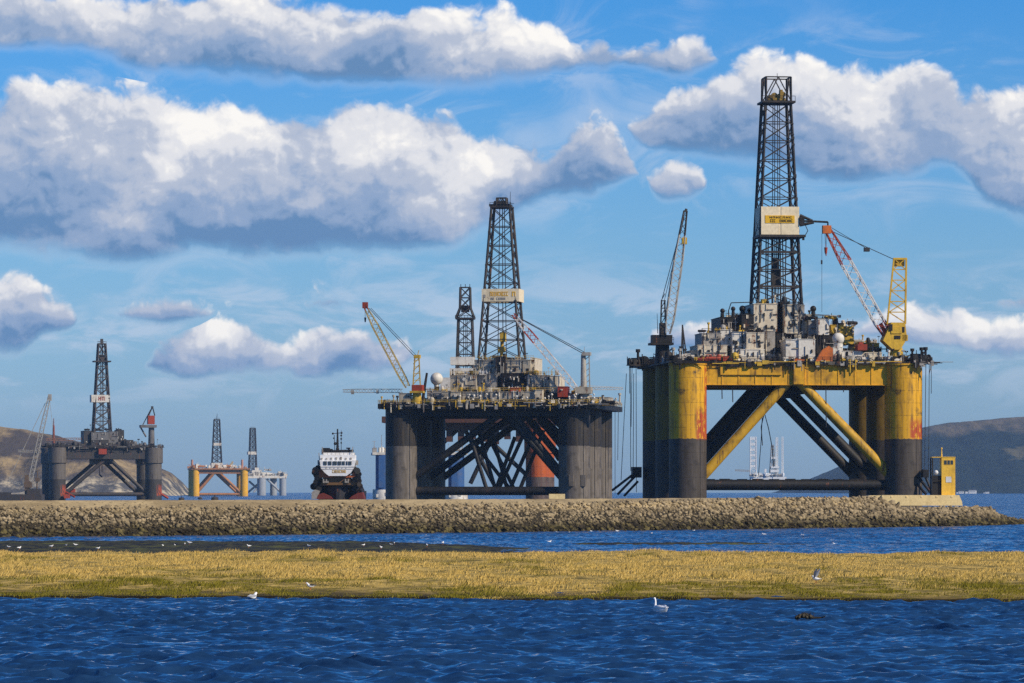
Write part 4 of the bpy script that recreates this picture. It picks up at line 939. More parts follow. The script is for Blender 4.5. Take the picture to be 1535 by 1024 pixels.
for s_ in (-1.7, 1.7):
    A.pbar(b, (1330, 486, ly + s_), (1340, 388, ly + s_), .42); A.pbar(b, (1357, 486, ly + s_), (1358.5, 388, ly + s_), .45); A.pbar(b, (1339, 388, ly + s_), (1359.5, 388, ly + s_), .5)
    for k in range(6):
        a0 = (1330.5 + 9.5 * k / 6 + .5, 484 - 96 * k / 6, ly + s_); a1 = (1357.2, 484 - 96 * (k + 1) / 6, ly + s_); c0 = (1357.2, 484 - 96 * k / 6, ly + s_); c1 = (1330.5 + 9.5 * (k + 1) / 6 + .5, 484 - 96 * (k + 1) / 6, ly + s_)
        A.pbar(b, c0, c1, .24); A.pbar(b, a0, a1, .24) if k % 2 else None; A.pbar(b, c1, a1, .24)
for py in (484, 452, 420, 388):
    f = (484 - py) / 96
    for px in (1330.5 + 9.5 * f, 1357.5): A.pbar(b, (px, py, ly - 1.7), (px, py, ly + 1.7), .3)
A.pbox(b, 1341, 389, 1356, 399, ly - 1.2, ly + 1.2); A.part('mast', b, [mcy], crR)
b = MB(); tip = A.at(1240, 343, ly - 1); ft = A.at(1336, 514, ly)
b.truss(ft, tip, 1.2, 2.5, 1.3, 17, .26, .13, mf=lambda t: 1 if t > .70 or t < .16 or .40 < t < .44 else 0, ta=.18, tb=.72)
b.tube(ft, ft + (tip - ft) * .17, .6, .5, 8, 1); b.box(tip.x - 1.2, ly - 1.9, tip.z - 1.2, tip.x + .9, ly - .1, tip.z + .8, 2)
A.part('boom', b, [mbw, mbr, morg], crR)
b = MB()
for s_ in (-.6, .6): b.tube(A.at(1243, 345, ly + s_), A.at(1340, 389, ly + s_), .09, None, 6); b.tube(A.at(1244, 340, ly + s_), A.at(1298, 372, ly + s_), .07, None, 6)
A.pbox(b, 1296, 371, 1304, 377, ly - .7, ly + .7); A.part('pendant_line', b, [mcab], crR)
b = MB(); A.ptube(b, (1238.5, 348, ly - 1), (1238.5, 372, ly - 1), .06, None, 6); A.ptube(b, (1236.5, 345, ly - 1), (1237.5, 372, ly - 1), .06, None, 6); A.ptube(b, (1238, 371, ly - 1), (1238, 380, ly - 1), .45, .3); A.ptube(b, (1238, 380, ly - 1), (1238.5, 384, ly - 1), .2, .08); A.part('hook_block', b, [mred], crR)
b = MB(); A.ptube(b, (1232, 350, ly), (1232, 468, ly), .05, None, 6); A.pbox(b, 1231, 390, 1233, 396, ly - .3, ly + .3); A.part('hoist_line', b, [mcab], crR)
ly = 14.0
b = MB(); A.ptube(b, (993, 545, ly), (993, 517, ly), 2.0, 1.7, 16); A.pbox(b, 976, 513.5, 1010, 517, ly - 3, ly + 3); A.pbox(b, 978, 502, 1008, 513.4, ly - 1.6, ly + 2); crL = A.part('crane', b, [mblk], label='dark crane with its boom raised almost upright')
for k in range(5): pass
A.rail([A.at(976, 513.5, ly - 3), A.at(1010, 513.5, ly - 3)], mat=mblk, h=1.3).parent = crL
b = MB(); A.pbox(b, 990, 484, 999, 502, ly - 1.4, ly + 1.2)
for px, s_ in ((990, -1), (998, -1), (990, 1), (998, 1)): A.pbar(b, (px, 502, ly + s_), (994 + (px - 994) * .6, 450, ly + s_), .35)
for py in (486, 474, 462, 451): A.pbar(b, (991, py, ly - 1), (998, py, ly - 1), .25); A.pbar(b, (991, py, ly - 1), (997, py - 11, ly - 1), .18)
A.part('mast', b, [mlat], crL)
b = MB(); b.truss(A.at(1001, 500, ly - 2), A.at(1027.5, 316, ly - 2), 1.1, 2.1, .8, 20, .24, .12, mf=lambda t: 1 if t > .78 else 0, ta=.12, tb=.6); b.tube(A.at(1027.5, 318, ly - 2), A.at(1029, 313, ly - 2), .5, .3, 8, 1); A.pbox(b, 1023, 356, 1030, 366, ly - 2.8, ly - 1.2, 2)
A.part('boom', b, [mlt2, mlat, mylw], crL)
b = MB(); A.ptube(b, (1026, 322, ly), (992, 450, ly), .09, None, 6); A.ptube(b, (1026, 325, ly), (996, 450, ly), .07, None, 6); A.ptube(b, (986, 500, ly), (985, 470, ly), .1, .05, 6); A.part('pendant_line', b, [mcab], crL)
b = MB()
for a, c in (((1021, 543, 2), (1023, 487, 2)), ((1030, 543, 2), (1023, 487, 2)), ((1025, 543, 5), (1023, 487, 2)), ((1022, 515, 2), (1027, 515, 2))): A.pbar(b, a, c, .3)
A.part('gin_pole', b, [mlat])
# ------------------------------------------------------------------ black rig in the middle
RIGS = 'moored semi-submersible drilling rigs'
B = Rig('drilling_rig', 'black columned rig with a crowded rusty deck behind the middle of the breakwater', 'oil rig', 1354.0, 752.0, rad(-8.6), RIGS)
mB1 = column_mat('black_column', (0.022, 0.019, 0.017), (0.10, 0.083, 0.065), 20.0, None, [], seams=False, streak=(0.085, 0.06, 0.03), samt=.6)
mBb = paint('black_brace', (0.009, 0.008, 0.007), (0.06, 0.045, 0.03), .4, .1, sc=.2)
bl_, br_ = B.x(601.5), B.x(861); BT_ = B.z(613)
for xx in (bl_, br_):
    for j in range(3):
        b = MB(); b.lathe((xx, 27 * j, 0), [(4.95, -2), (4.95, BT_)], 40)
        for a_ in (.75,): b.tube((xx + 5.0 * math.sin(a_), 27 * j - 5.0 * math.cos(a_), 3), (xx + 5.0 * math.sin(a_), 27 * j - 5.0 * math.cos(a_), BT_ - 1), .18, None, 6)
        if j == 0 and xx > 0:
            for s_ in (-.05, .75):
                b.box(xx + 4.9 * math.sin(s_) - .7, -5.3 * math.cos(s_) - .5, 7.5, xx + 4.9 * math.sin(s_) + .7, -4.6 * math.cos(s_), 11.0)
        B.part('column', b, [mB1], origin=(xx, 27 * j, 0))
b = MB(); b.box(bl_ - 6.3, -6.5, BT_ + .003, br_ + 7.5, 60.5, BT_ + 1.6); b.box(bl_, -3, BT_ - 2.2, br_, 2, BT_); b.box(bl_, 24, BT_ - 2.6, br_, 30, BT_)
for k in range(7): b.box(bl_ + (br_ - bl_) * k / 6 - .6, 2.01, BT_ - 1.8, bl_ + (br_ - bl_) * k / 6 + .6, 23.9, BT_)
B.part('deck', b, [mBb])
DB = BT_ + 1.6
B.rail([(bl_ - 6.2, 40, DB), (bl_ - 6.2, -6.4, DB), (br_ + 7.4, -6.4, DB), (br_ + 7.4, 60, DB)], mat=mylw, step=2.4, w=.12)
edge_fit(B, bl_ - 6, br_ + 7, -6.5, BT_ + .7, BT_ + 1.8, 130, [mblk, mBb, mgry, mylw, mcrm, mblk])
for j in range(3):
    o = Vector((0, 27 * j, 0))
    for a, c in (((748, 622), (606, 727)), ((770, 622), (852, 722)), ((788, 618), (862, 690)) if j else ((760, 622), (852, 728))):
        b = MB(); b.tube(B.at(*a) + o, B.at(*c) + o, 1.1, None, 16); B.part('brace', b, [mBb])
    b = MB(); zz_ = B.z(736); b.tube((bl_, 27 * j, zz_), (br_, 27 * j, zz_), 1.35, None, 18); B.part('cross_tube', b, [mBb])
for a, c in (((705, 655, 0), (729, 732, 0)), ((718, 648, 20), (742, 732, 20)), ((735, 640, 30), (760, 732, 30)), ((805, 640, 10), (765, 732, 10)), ((790, 640, 30), (748, 732, 30)), ((772, 655, 20), (744, 732, 20)), ((815, 645, 20), (780, 732, 20)),
             ((700, 650, 30), (762, 730, 30)), ((730, 650, 40), (770, 732, 40)), ((800, 630, 40), (838, 690, 40))):
    b = MB(); B.ptube(b, a, c, .62, None, 12); B.part('brace', b, [mBb])
dm2 = [mblk, mblk, mgry, mcrm, mwht]
mBc = paint('stained_cream', (0.46, 0.40, 0.30), (0.13, 0.09, 0.05), .65, .5, sc=.35)
for a in [('deckhouse', 640, 586, 668, 607, 0, 14, mgry, 16), ('deckhouse', 662, 588, 690, 607, -2, 14, mBc, 16), ('deckhouse', 690, 588, 735, 607, 0, 16, mBc, 26), ('deckhouse', 735, 588, 800, 607, -3, 16, mBc, 34), ('deckhouse', 800, 585, 813, 607, -3.5, 12, mcrm, 6), ('deckhouse', 813, 590, 852, 607, 0, 14, mblk, 20), ('deckhouse', 852, 592, 880, 607, 0, 12, mgry, 14), ('deckhouse', 880, 596, 912, 607, 4, 16, mBc, 12),
          ('deckhouse', 675, 563, 714, 587, 4, 22, mBc, 16), ('deckhouse', 714, 561, 745, 587, 6, 22, mgry, 16), ('deckhouse', 752, 560, 792, 587, 6, 22, mblk, 22), ('deckhouse', 790, 563, 824, 587, 3, 20, mBc, 14), ('deckhouse', 824, 564, 836, 600, 2, 18, mcrm, 4),
          ('deckhouse', 711, 540, 743, 563, 10, 30, mBc, 14), ('deckhouse', 757, 540, 795, 563, 10, 30, mBc, 14), ('pipe_chute', 743, 536, 757, 587, 8, 28, mblk, 12), ('deckhouse', 795, 537, 802, 562, 12, 28, mcrm, 4),
          ('locker', 836, 580, 850, 595, -2, 4, mred, 2), ('locker', 765, 582, 778, 590, -1, 4, mred, 2), ('deckhouse', 598, 590, 615, 608, -3, 0, mBc, 4)]:
    B.block(*a[:8], a[8], dmats=dm2)
for (x0, x1, py, ly) in ((640, 840, 587, -1), (675, 716, 562, 3), (786, 836, 562, 2), (711, 800, 539, 9)):
    p, q = B.at(x0, py, ly), B.at(x1, py, ly); B.rail([p, (q.x, ly, p.z)], mat=mylw, step=1.6)
clutter(B, 572, 640, 607, -5, 20, 24, .5, 1.0, ALLK, [mblk, mblk, mylw, mBc]); clutter(B, 640, 925, 607, -5.8, -3.6, 44, .45, .85, LOWK, [mblk, mblk, mBc, mylw, mwht, mgry]); clutter(B, 850, 930, 607, -5, 20, 26, .5, 1.0, ALLK, [mblk, mblk, mylw, mBc])
for (x0, x1, py, ly, n) in ((642, 712, 587, 0, 16), (716, 836, 587, 0, 22), (675, 745, 562, 5, 10), (790, 836, 562, 4, 8), (711, 800, 539, 11, 9), (852, 885, 591, 2, 8)):
    clutter(B, x0, x1, py, ly, ly + 3, n, .35, .75, ALLK, [mblk, mblk, mylw, mBc, mwht])
for k in range(30):
    b = MB(); p = B.at(B.rnd.uniform(640, 900), B.rnd.uniform(590, 604), -4.2); b.sphere(p, B.rnd.uniform(.28, .42), 8, 5); b.tube(p, (p.x, p.y, DB), .07, None, 6); B.part('deck_lamp', b, [mwht])
b = MB(); p = B.at(654.5, 568, 4); b.sphere(p, 2.0, 18, 12); b.tube(p - Vector((0, 0, 6)), p - Vector((0, 0, 1.7)), .7, .8, 10); b.box(p.x - 2, 3, p.z - 6, p.x + 2, 6, p.z - 4.5); B.part('radome', b, [mwht])
b = MB(); B.ptube(b, (634, 597, 0), (640, 559, 0), .5, .35); B.part('vent_pipe', b, [mblk])
for px, p2, y0, y1 in ((922, 922, 608, 740), (927, 926, 610, 690)): line(B, [(px, y0, 50), (p2, y1, 50)], .09)
# derrick
def derrick(rig, px0, px1, pyb, pxt0, pxt1, pyt, dy, n, leg, br, mat, panel=None, pmat=None, platw=1.25, label=None):
    k = F / (rig.Y + dy); wb_ = (px1 - px0) / k / 1.12; wt_ = (pxt1 - pxt0) / k / 1.12
    xc = (rig.x(px0, dy) + rig.x(px1, dy)) / 2
    z0, z1 = rig.z(pyb, xc, dy), rig.z(pyt, xc, dy)
    b = MB(); b.tower((xc, dy), z0, wb_, z1, wt_, n, leg, br)
    for x in (-.2, .05, .22): b.tube((xc + x * wb_ * .5, dy, z0), (xc + x * wt_ * .6, dy, z1), br * .55, None, 6)
    for q in range(int(n * 2.2)):
        t = rig.rnd.random(); w = (wb_ + (wt_ - wb_) * t) / 2; s1 = rig.rnd.choice((-1, 1)); b.box(xc + s1 * w - leg * .6, dy - w - leg * .7, z0 + (z1 - z0) * t, xc + s1 * w + leg * .6, dy - w + leg * .6, z0 + (z1 - z0) * t + rig.rnd.uniform(.3, 1.2))
    d = rig.part('derrick', b, [mat], label=label)
    b = MB(); w = wt_ * platw / 2; b.box(xc - w, dy - w, z1, xc + w, dy + w, z1 + .5)
    for s_ in (-1, 1): b.bar((xc - w, dy + s_ * w, z1 + 1.6), (xc + w, dy + s_ * w, z1 + 1.6), .14)
    for i in range(7): b.bar((xc - w + 2 * w * i / 6, dy - w, z1 + .5), (xc - w + 2 * w * i / 6, dy - w, z1 + 1.6), .14)
    rig.part('crown_platform', b, [mat], d)
    if panel:
        a0, a1, y0, y1 = panel; zc_ = rig.z((y0 + y1) / 2, xc, dy); t = (zc_ - z0) / (z1 - z0); w = (wb_ + (wt_ - wb_) * t) / 2 + .3
        b = MB(); q0, q1 = rig.x(a0, dy - w), rig.x(a1, dy - w); za, zb2 = rig.z(y1, xc, dy - w), rig.z(y0, xc, dy - w)
        b.box(q0, dy - w - .12, za, q1, dy - w + .12, zb2); b.box(q0, dy - w + .13, za, q0 + .2, dy + w, zb2); b.box(q1 - .2, dy - w + .13, za, q1, dy + w, zb2); b.box(q0 + .21, dy + w - .2, za, q1 - .21, dy + w, zb2)
        p = rig.part('wind_wall', b, [pmat], d)
        return d, xc, z1, wt_, (q0, q1, za, zb2, dy - w - .12)
    return d, xc, z1, wt_, None
dB, xc, z1, wt_, pn = derrick(B, 718, 787, 538, 733.5, 764.5, 312, 26, 8, .58, .24, mlat, (722, 778, 433, 452), mpan, 1.15)
q0, q1, za, zb2, yy = pn; b = MB()
b.marks(q0 + 2.6, q1 - 3.4, zb2 - 2.3, zb2 - .9, yy, 9, random.Random(2), 0, .08); b.marks(q1 - 2.4, q1 - .9, zb2 - 2.4, zb2 - .9, yy, 1, random.Random(4), 0, .08); b.marks(q0 + 2.9, q1 - 4.2, za + .5, za + 1.3, yy, 8, random.Random(6), 1, .08)
b.box(q0 + .5, yy - .08, za + 1.2, q0 + 1.3, yy - .003, za + 2.2, 1)
B.part('lettering', b, [msgn, mgry], dB, label='worn yellow lettering on the wind wall')
b = MB(); B.pbox(b, 733, 306, 764, 309, 23, 29); b.tower((xc, 26), z1 + .5, wt_ * .55, B.z(297, xc, 26), wt_ * .5, 1, .4, .25, x='k'); b.box(xc - 2.4, 24.5, z1 + .5, xc + 1.8, 27, z1 + 2.2); b.tube((xc + 2.6, 26, z1), (xc + 2.7, 26, z1 + 5.2), .12, .06, 6); B.part('crown_frame', b, [mlat], dB)
b = MB(); B.pbox(b, 749, 498, 757, 512, 22, 25); B.ptube(b, (753, 512, 24), (751, 535, 24), .6, .4); B.pbox(b, 747, 520, 756, 528, 22.5, 25); B.part('travelling_block', b, [mylw], dB)
# cranes of the black rig
ly = -2.0
b = MB(); B.ptube(b, (625, 607, ly), (625, 589, ly), 1.5, 1.3, 14); B.pbox(b, 614, 586, 634, 589, ly - 2, ly + 2); c1 = B.part('crane', b, [mylw], label='yellow crane with its boom raised to the left')
b = MB(); B.pbox(b, 617, 577, 633, 586, ly - 1.8, ly + 1.5); B.part('cab', b, [mred], c1)
b = MB()
for s_ in (-1, 1):
    B.pbar(b, (619, 578, ly + s_), (622, 534, ly + s_), .35); B.pbar(b, (630, 578, ly + s_), (628, 534, ly + s_), .35)
    for k in range(4): B.pbar(b, (619.5, 576 - 10 * k, ly + s_), (629, 566 - 10 * k, ly + s_), .22); B.pbar(b, (620, 570 - 10 * k, ly + s_), (629, 570 - 10 * k, ly + s_), .2)
B.pbox(b, 620, 532, 629, 537, ly - 1.2, ly + 1.2); B.ptube(b, (626, 533, ly), (628, 525, ly), .12); B.part('mast', b, [mylw], c1)
b = MB(); b.truss(B.at(611, 580, ly), B.at(547, 459, ly), 1.3, 1.9, .8, 20, .26, .13, mf=lambda t: 1 if t > .93 else 0); B.pbox(b, 543, 453, 551, 462, ly - .5, ly + .5, 1); B.part('boom', b, [paint('boom_ochre', (0.50, 0.38, 0.14), (0.16, 0.09, 0.04), .5, .3), mred], c1)
b = MB(); B.ptube(b, (553, 462, ly), (621, 534, ly), .10, None, 6); B.ptube(b, (556, 462, ly), (625, 534, ly), .08, None, 6); B.ptube(b, (547, 462, ly), (547.5, 476, ly), .06, None, 6); B.ptube(b, (547.5, 476, ly), (547.5, 483, ly), .35, .2, 8); B.part('pendant_line', b, [mcab], c1)
b = MB(); b.truss(B.at(603, 586, ly + 3), B.at(514, 586, ly + 3), 1.1, 1.1, .8, 20, .17, .09); B.pbox(b, 526, 585, 530, 591, ly + 2.5, ly + 3.5); B.pbox(b, 564, 585, 567, 590, ly + 2.5, ly + 3.5); B.part('burner_boom', b, [mlt2])
ly = 0.0
b = MB(); B.ptube(b, (877, 607, ly), (877, 590, ly), 1.5, 1.3, 14); B.pbox(b, 862, 580, 886, 590, ly - 2, ly + 2); c2 = B.part('crane', b, [mBc], label='crane with a white and red lattice boom leaning left')
b = MB(); B.ptube(b, (875, 580, ly), (874.5, 531, ly), 1.0, .75, 12); B.pbar(b, (884, 580, ly), (883, 530, ly), .35); B.pbox(b, 872, 528, 885, 533, ly - 1.2, ly + 1.2)
for k in range(5): B.pbar(b, (876, 576 - 9 * k, ly), (883.5, 570 - 9 * k, ly), .2)
B.ptube(b, (876, 529, ly), (876, 520, ly), .1, .06, 6); B.part('mast', b, [mlt2], c2)
b = MB(); b.truss(B.at(863, 582, ly - 1), B.at(769, 471, ly - 1), 1.2, 1.9, .8, 19, .26, .14, mf=lambda t: 1 if (.62 < t < .78 or t > .95 or .3 < t < .34) else 0); B.part('boom', b, [mbw, mbr], c2)
b = MB(); B.ptube(b, (780, 478, ly), (874, 530, ly), .12, None, 6); B.ptube(b, (778, 476, ly), (878, 529, ly), .10, None, 6); B.part('pendant_line', b, [mcab], c2)
b = MB(); b.truss(B.at(880, 582.5, ly), B.at(934, 582.5, ly), .8, .8, .5, 12, .16, .1); B.pbar(b, (880, 578, ly), (934, 581, ly), .12); B.part('burner_boom', b, [mwht])

# ------------------------------------------------------------------ orange columned rig hidden behind it
B2 = Rig('drilling_rig', 'rig with orange columns standing behind the black rig, only its derrick and parts showing', 'oil rig', 1720.0, 700.0, rad(-4), RIGS)
mO = column_mat('orange_column', (0.46, 0.09, 0.014), (0.07, 0.05, 0.04), 11.5, None, [], streak=(0.10, 0.03, 0.015), samt=.35)
o1, o2 = B2.x(597), B2.x(805); OT = B2.z(634)
for xx in (o1, o2):
    for j in range(2):
        b = MB(); b.lathe((xx, 40 * j, 0), [(4.5, -2), (4.5, 21.0), (5.1, 21.3), (5.1, OT)], 32); B2.part('column', b, [mO], origin=(xx, 40 * j, 0))
mro = paint('rusty_deck', (0.10, 0.04, 0.02), (0.03, 0.022, 0.02), .7, .5)
b = MB(); b.box(o1 - 6, -6, OT, o2 + 6, 46, OT + 2.5); b.box(o1, -2, OT - 3, o2, 2, OT - .01)
for k in range(12): b.box(o1 + (o2 - o1) * (k + .2) / 12, -2.4, OT - 6.5 - (k % 3), o1 + (o2 - o1) * (k + .7) / 12, 2, OT - 3.01)
B2.part('deck', b, [mro])
b = MB(); B2.pbox(b, 660, 566, 730, 626, 10, 36); B2.pbox(b, 674, 552, 716, 566, 12, 34); B2.part('deckhouse', b, [mwht])
for a, c in (((690, 640), (602, 722)), ((712, 640), (800, 722)), ((695, 640), (740, 725)), ((745, 640), (705, 725))):
    b = MB(); B2.ptube(b, a + (0,), c + (0,), .9, None, 12); B2.part('brace', b, [mBb])
dO, xc, z1, wt_, pn = derrick(B2, 683, 712, 566, 686, 709, 479, 20, 5, .55, .26, mlat, (675, 710, 535, 547), mwht, 1.36)
b = MB(); kk_ = F / 1740.; b.tower((xc, 20), z1 + .5, 27 / kk_, B2.z(462, xc, 20), 16 / kk_, 1, .5, .3); b.tower((xc, 20), B2.z(462, xc, 20), 16 / kk_, B2.z(431, xc, 20), 14.5 / kk_, 2, .5, .3)
for s_ in (-1, 0, 1): b.bar((xc + s_ * 1.8, 20, B2.z(431, xc, 20)), (xc + s_ * 1.8, 20, B2.z(426, xc, 20)), .25)
b.box(xc - 1.6, 18.8, B2.z(468, xc, 20), xc + 1.6, 21, B2.z(458, xc, 20)); B2.part('crown_frame', b, [mlat], dO)

# ------------------------------------------------------------------ blue rig
G = Rig('drilling_rig', 'blue columned rig with white footings glimpsed left of and through the black rig', 'oil rig', 2700.0, 630.0, rad(3), RIGS)
mBl = paint('blue_column_paint', (0.03, 0.10, 0.26), (0.10, 0.10, 0.11), .4, .1, sc=.2)
g1, g2 = G.x(575), G.x(684); GT = G.z(682)
for xx in (g1, g2):
    b = MB(); b.lathe((xx, 0, 0), [(5.0, 6), (5.0, GT)], 28); b.box(xx - 3.2, -5.3, 8, xx + .5, -4.2, GT - .5); G.part('column', b, [mBl], origin=(xx, 0, 0))
    b = MB(); b.lathe((xx, 0, 0), [(7, -2), (6.4, 2), (6.2, 5), (5.2, 6.8)], 20); [b.box(xx + 6 * math.cos(k) - .8, 6 * math.sin(k) - .8, 1 + k % 3, xx + 6 * math.cos(k) + 1.2, 6 * math.sin(k) + .8, 4 + k % 4) for k in range(6)]; G.part('footing', b, [mwht])
b = MB(); b.box(g1 - 7, -5, GT, g2 + 7, 40, GT + 1.6); G.part('deck', b, [mwht])
clutter(G, 557, 600, 678, -4, 6, 9, .9, 1.4, ALLK, [mwht, mgry, mwht]); clutter(G, 668, 700, 678, -4, 6, 7, .9, 1.4, ALLK, [mwht, mgry])
b = MB(); G.ptube(b, (572, 676, 0), (572, 652, 0), .3, .15, 6); G.ptube(b, (561, 676, 0), (561, 661, 0), .25, .15, 6); G.pbar(b, (558, 662, 0), (564, 662, 0), .2); G.part('antenna_mast', b, [mgry])

# ------------------------------------------------------------------ dark rig on the left
Cg = Rig('drilling_rig', 'dark grey rig with drum topped columns and a red crane in front of the hill', 'oil rig', 2600.0, 155.0, rad(12), RIGS)
mC1 = column_mat('grey_column', (0.13, 0.11, 0.09), (0.03, 0.026, 0.022), 13.0, None, [(.3, 1.5, 3, 9, .46)], seams=False, streak=(0.05, 0.038, 0.03), samt=.6)
mC2 = paint('dark_hull', (0.045, 0.04, 0.036), (0.09, 0.055, 0.035), .5, .25, sc=.15)
c1x, c2x = Cg.x(86), Cg.x(230); CT = Cg.z(671)
for xx in (c1x, c2x):
    for j in range(2):
        b = MB(); b.lathe((xx, 42 * j, 0), [(5.0, -2), (5.0, Cg.z(695)), (5.7, Cg.z(694)), (5.7, CT)], 30); Cg.part('column', b, [mC1], origin=(xx, 42 * j, 0))
b = MB(); b.box(c1x, -2.5, Cg.z(688), c2x, 46, CT - .1); b.box(c1x + 6, -4, CT - .09, c2x - 4, 46, CT + 1); Cg.part('deck', b, [mC2])
edge_fit(Cg, c1x - 5, c2x + 5, -4.1, CT - .8, CT + .9, 60, [mC2, mblk, mgry])
Cg.rail([(c1x - 5, -4, CT), (c2x + 5, -4, CT)], mat=mC2, w=.2, step=4)
for j in range(2):
    for a, c in (((156, 690), (98, 740)), ((164, 688), (218, 738))):
        b = MB(); o = Vector((0, 42 * j, 0)); b.tube(Cg.at(*a) + o, Cg.at(*c) + o, 1.15, None, 12); Cg.part('brace', b, [mC2])
    b = MB(); b.tube((c1x, 42 * j, Cg.z(741)), (c2x, 42 * j, Cg.z(741)), 1.2, None, 12); Cg.part('cross_tube', b, [mC2])
b = MB(); Cg.pbox(b, 140, 688, 168, 696, 8, 30); Cg.part('brace_node', b, [mC2])
mcg2 = paint('sooty_grey', (0.16, 0.15, 0.14), (0.05, 0.045, 0.04), .6, .2)
for a in [('deckhouse', 126, 646, 138, 671, 2, 20, mC2, 6), ('deckhouse', 137, 648, 163, 660, 0, 22, mcg2, 8), ('deckhouse', 137, 660, 163, 671, -1, 22, mC2, 10), ('deckhouse', 163, 647, 177, 671, 2, 20, mcg2, 8), ('deckhouse', 176, 645, 186, 671, 4, 20, mC2, 8), ('deckhouse', 186, 660, 200, 671, 0, 16, mC2, 6)]: Cg.block(*a[:8], a[8], dmats=[mblk, mcg2, mwht])
clutter(Cg, 64, 128, 671, -3, 8, 24, .8, 1.3, LOWK, [mC2, mblk]); clutter(Cg, 160, 245, 671, -4, 4, 32, .8, 1.4, ALLK, [mC2, mblk, mcg2]); clutter(Cg, 126, 186, 646, 4, 10, 8, .6, 1, ALLK, [mC2, mblk])
b = MB(); Cg.pbox(b, 148, 673, 160, 681, -5, -2.6); Cg.part('locker', b, [mred])
b = MB(); Cg.ptube(b, (149, 697, 10), (149, 712, 10), .2); Cg.ptube(b, (153, 697, 10), (153, 708, 10), .2); Cg.ptube(b, (148.5, 711, 10), (153, 715, 10), .5); Cg.part('hook_block', b, [mblk])
dC, xc, z1, wt_, pn = derrick(Cg, 138, 167, 648, 147, 159, 516, 20, 8, .8, .42, paint('lattice_brown', (0.075, 0.065, 0.058), (0.12, 0.07, 0.04), .4), (137, 165, 592, 603), mwht, 1.2)
q0, q1, za, zb2, yy = pn; b = MB(); b.marks((q0 + q1) / 2 - 1.6, (q0 + q1) / 2 + 2.6, za + 1, zb2 - 1, yy, 2, random.Random(7), 0, .15); Cg.part('lettering', b, [mred], dC)
b = MB(); zz_ = Cg.z(543, xc, 20); b.box(xc - 5.2, 15, zz_, xc + 5.2, 25, zz_ + .8); b.box(xc - 1.6, 18, zz_, xc + 1.6, 21, zz_ + 4); b.box(xc - .8, 19, z1, xc + .8, 21, z1 + 3.2); Cg.part('platform', b, [mC2], dC)
b = MB(); Cg.ptube(b, (227, 671, 2), (227, 641, 2), 2.0, 1.7, 14); Cg.pbox(b, 211, 637, 235, 641, -1, 6); Cg.ptube(b, (211, 641, 2), (219, 655, 2), .5); cr = Cg.part('crane', b, [mcg2], label='pedestal crane with a red cab')
b = MB(); Cg.pbox(b, 222, 623, 232, 636, 0, 5); Cg.part('cab', b, [mred], cr)
b = MB()
for a, c in (((223, 623, 1), (228, 611, 2)), ((232, 623, 1), (229, 611, 2)), ((223, 623, 4), (228, 611, 2)), ((214, 637, 2), (226, 614, 2))): Cg.pbar(b, a, c, .5)
Cg.pbox(b, 227, 609, 230, 613, 1, 3); Cg.part('mast', b, [mC2], cr)
b = MB(); Cg.ptube(b, (80.5, 671, 4), (80.5, 638, 4), .9, .6, 10); Cg.ptube(b, (80.5, 638, 4), (80.5, 627, 4), .35, .2, 8); Cg.part('pole_mast', b, [paint('mast_red', (0.28, 0.08, 0.05))])
b = MB(); b.truss(Cg.at(69, 659, 4), Cg.at(124, 658, 4), 1.2, 1.4, 1, 14, .3, .2); Cg.part('jib', b, [paint('jib_rust', (0.26, 0.13, 0.08))])
b = MB(); Cg.ptube(b, (99, 738, -2), (112, 745, -6), .6); Cg.pbox(b, 96, 741, 105, 747, -8, -5.5); Cg.part('anchor_rack', b, [mred])
b = MB(); Cg.pbox(b, 100, 733, 113, 739, 3, 7); Cg.part('locker', b, [mred])
b = MB(); Cg.ptube(b, (238, 738, -2), (252, 747, -2), .7); Cg.part('anchor_rack', b, [mred])

# crane barge left of it
K = Rig('crane_barge', 'dark low barge with a thin pale lattice crane beside the grey rig', 'barge', 2500.0, 30.0, 0.0)
b = MB(); K.pbox(b, -30, 741, 62, 750.5, -8, 10); K.pbox(b, -20, 738, 14, 741, -4, 6); K.pbox(b, 40, 733, 60, 741, -6, 6); K.part('hull', b, [mC2])
b = MB(); K.pbox(b, 37, 712, 43, 741, -2, 2); K.pbox(b, 36, 722, 47, 731, -2.4, 2.4); K.ptube(b, (55, 741, 0), (56, 706, 0), .5, .3); K.pbox(b, 53, 716, 59, 722, -1, 1); K.part('deckhouse', b, [paint('barge_brown', (0.14, 0.09, 0.05), (0.05, 0.03, 0.02))])
b = MB(); b.truss(K.at(43, 732, 0), K.at(74, 594, 0), 1.5, 2.2, 1.2, 22, .32, .2); K.pbox(b, 72, 591, 77, 601, -1, 1); K.part('boom', b, [mlt2])
b = MB(); K.pbar(b, (12, 722, 0), (68, 604, 0), .3); K.pbar(b, (74, 596, 0), (79, 640, 0), .2); b.truss(K.at(27, 676, 0), K.at(62, 677, 0), 1, 1.2, .8, 12, .25, .15); b.truss(K.at(12, 720, 0), K.at(38, 728, 0), .8, 1, .8, 9, .25, .15); K.part('jib', b, [mlt2])

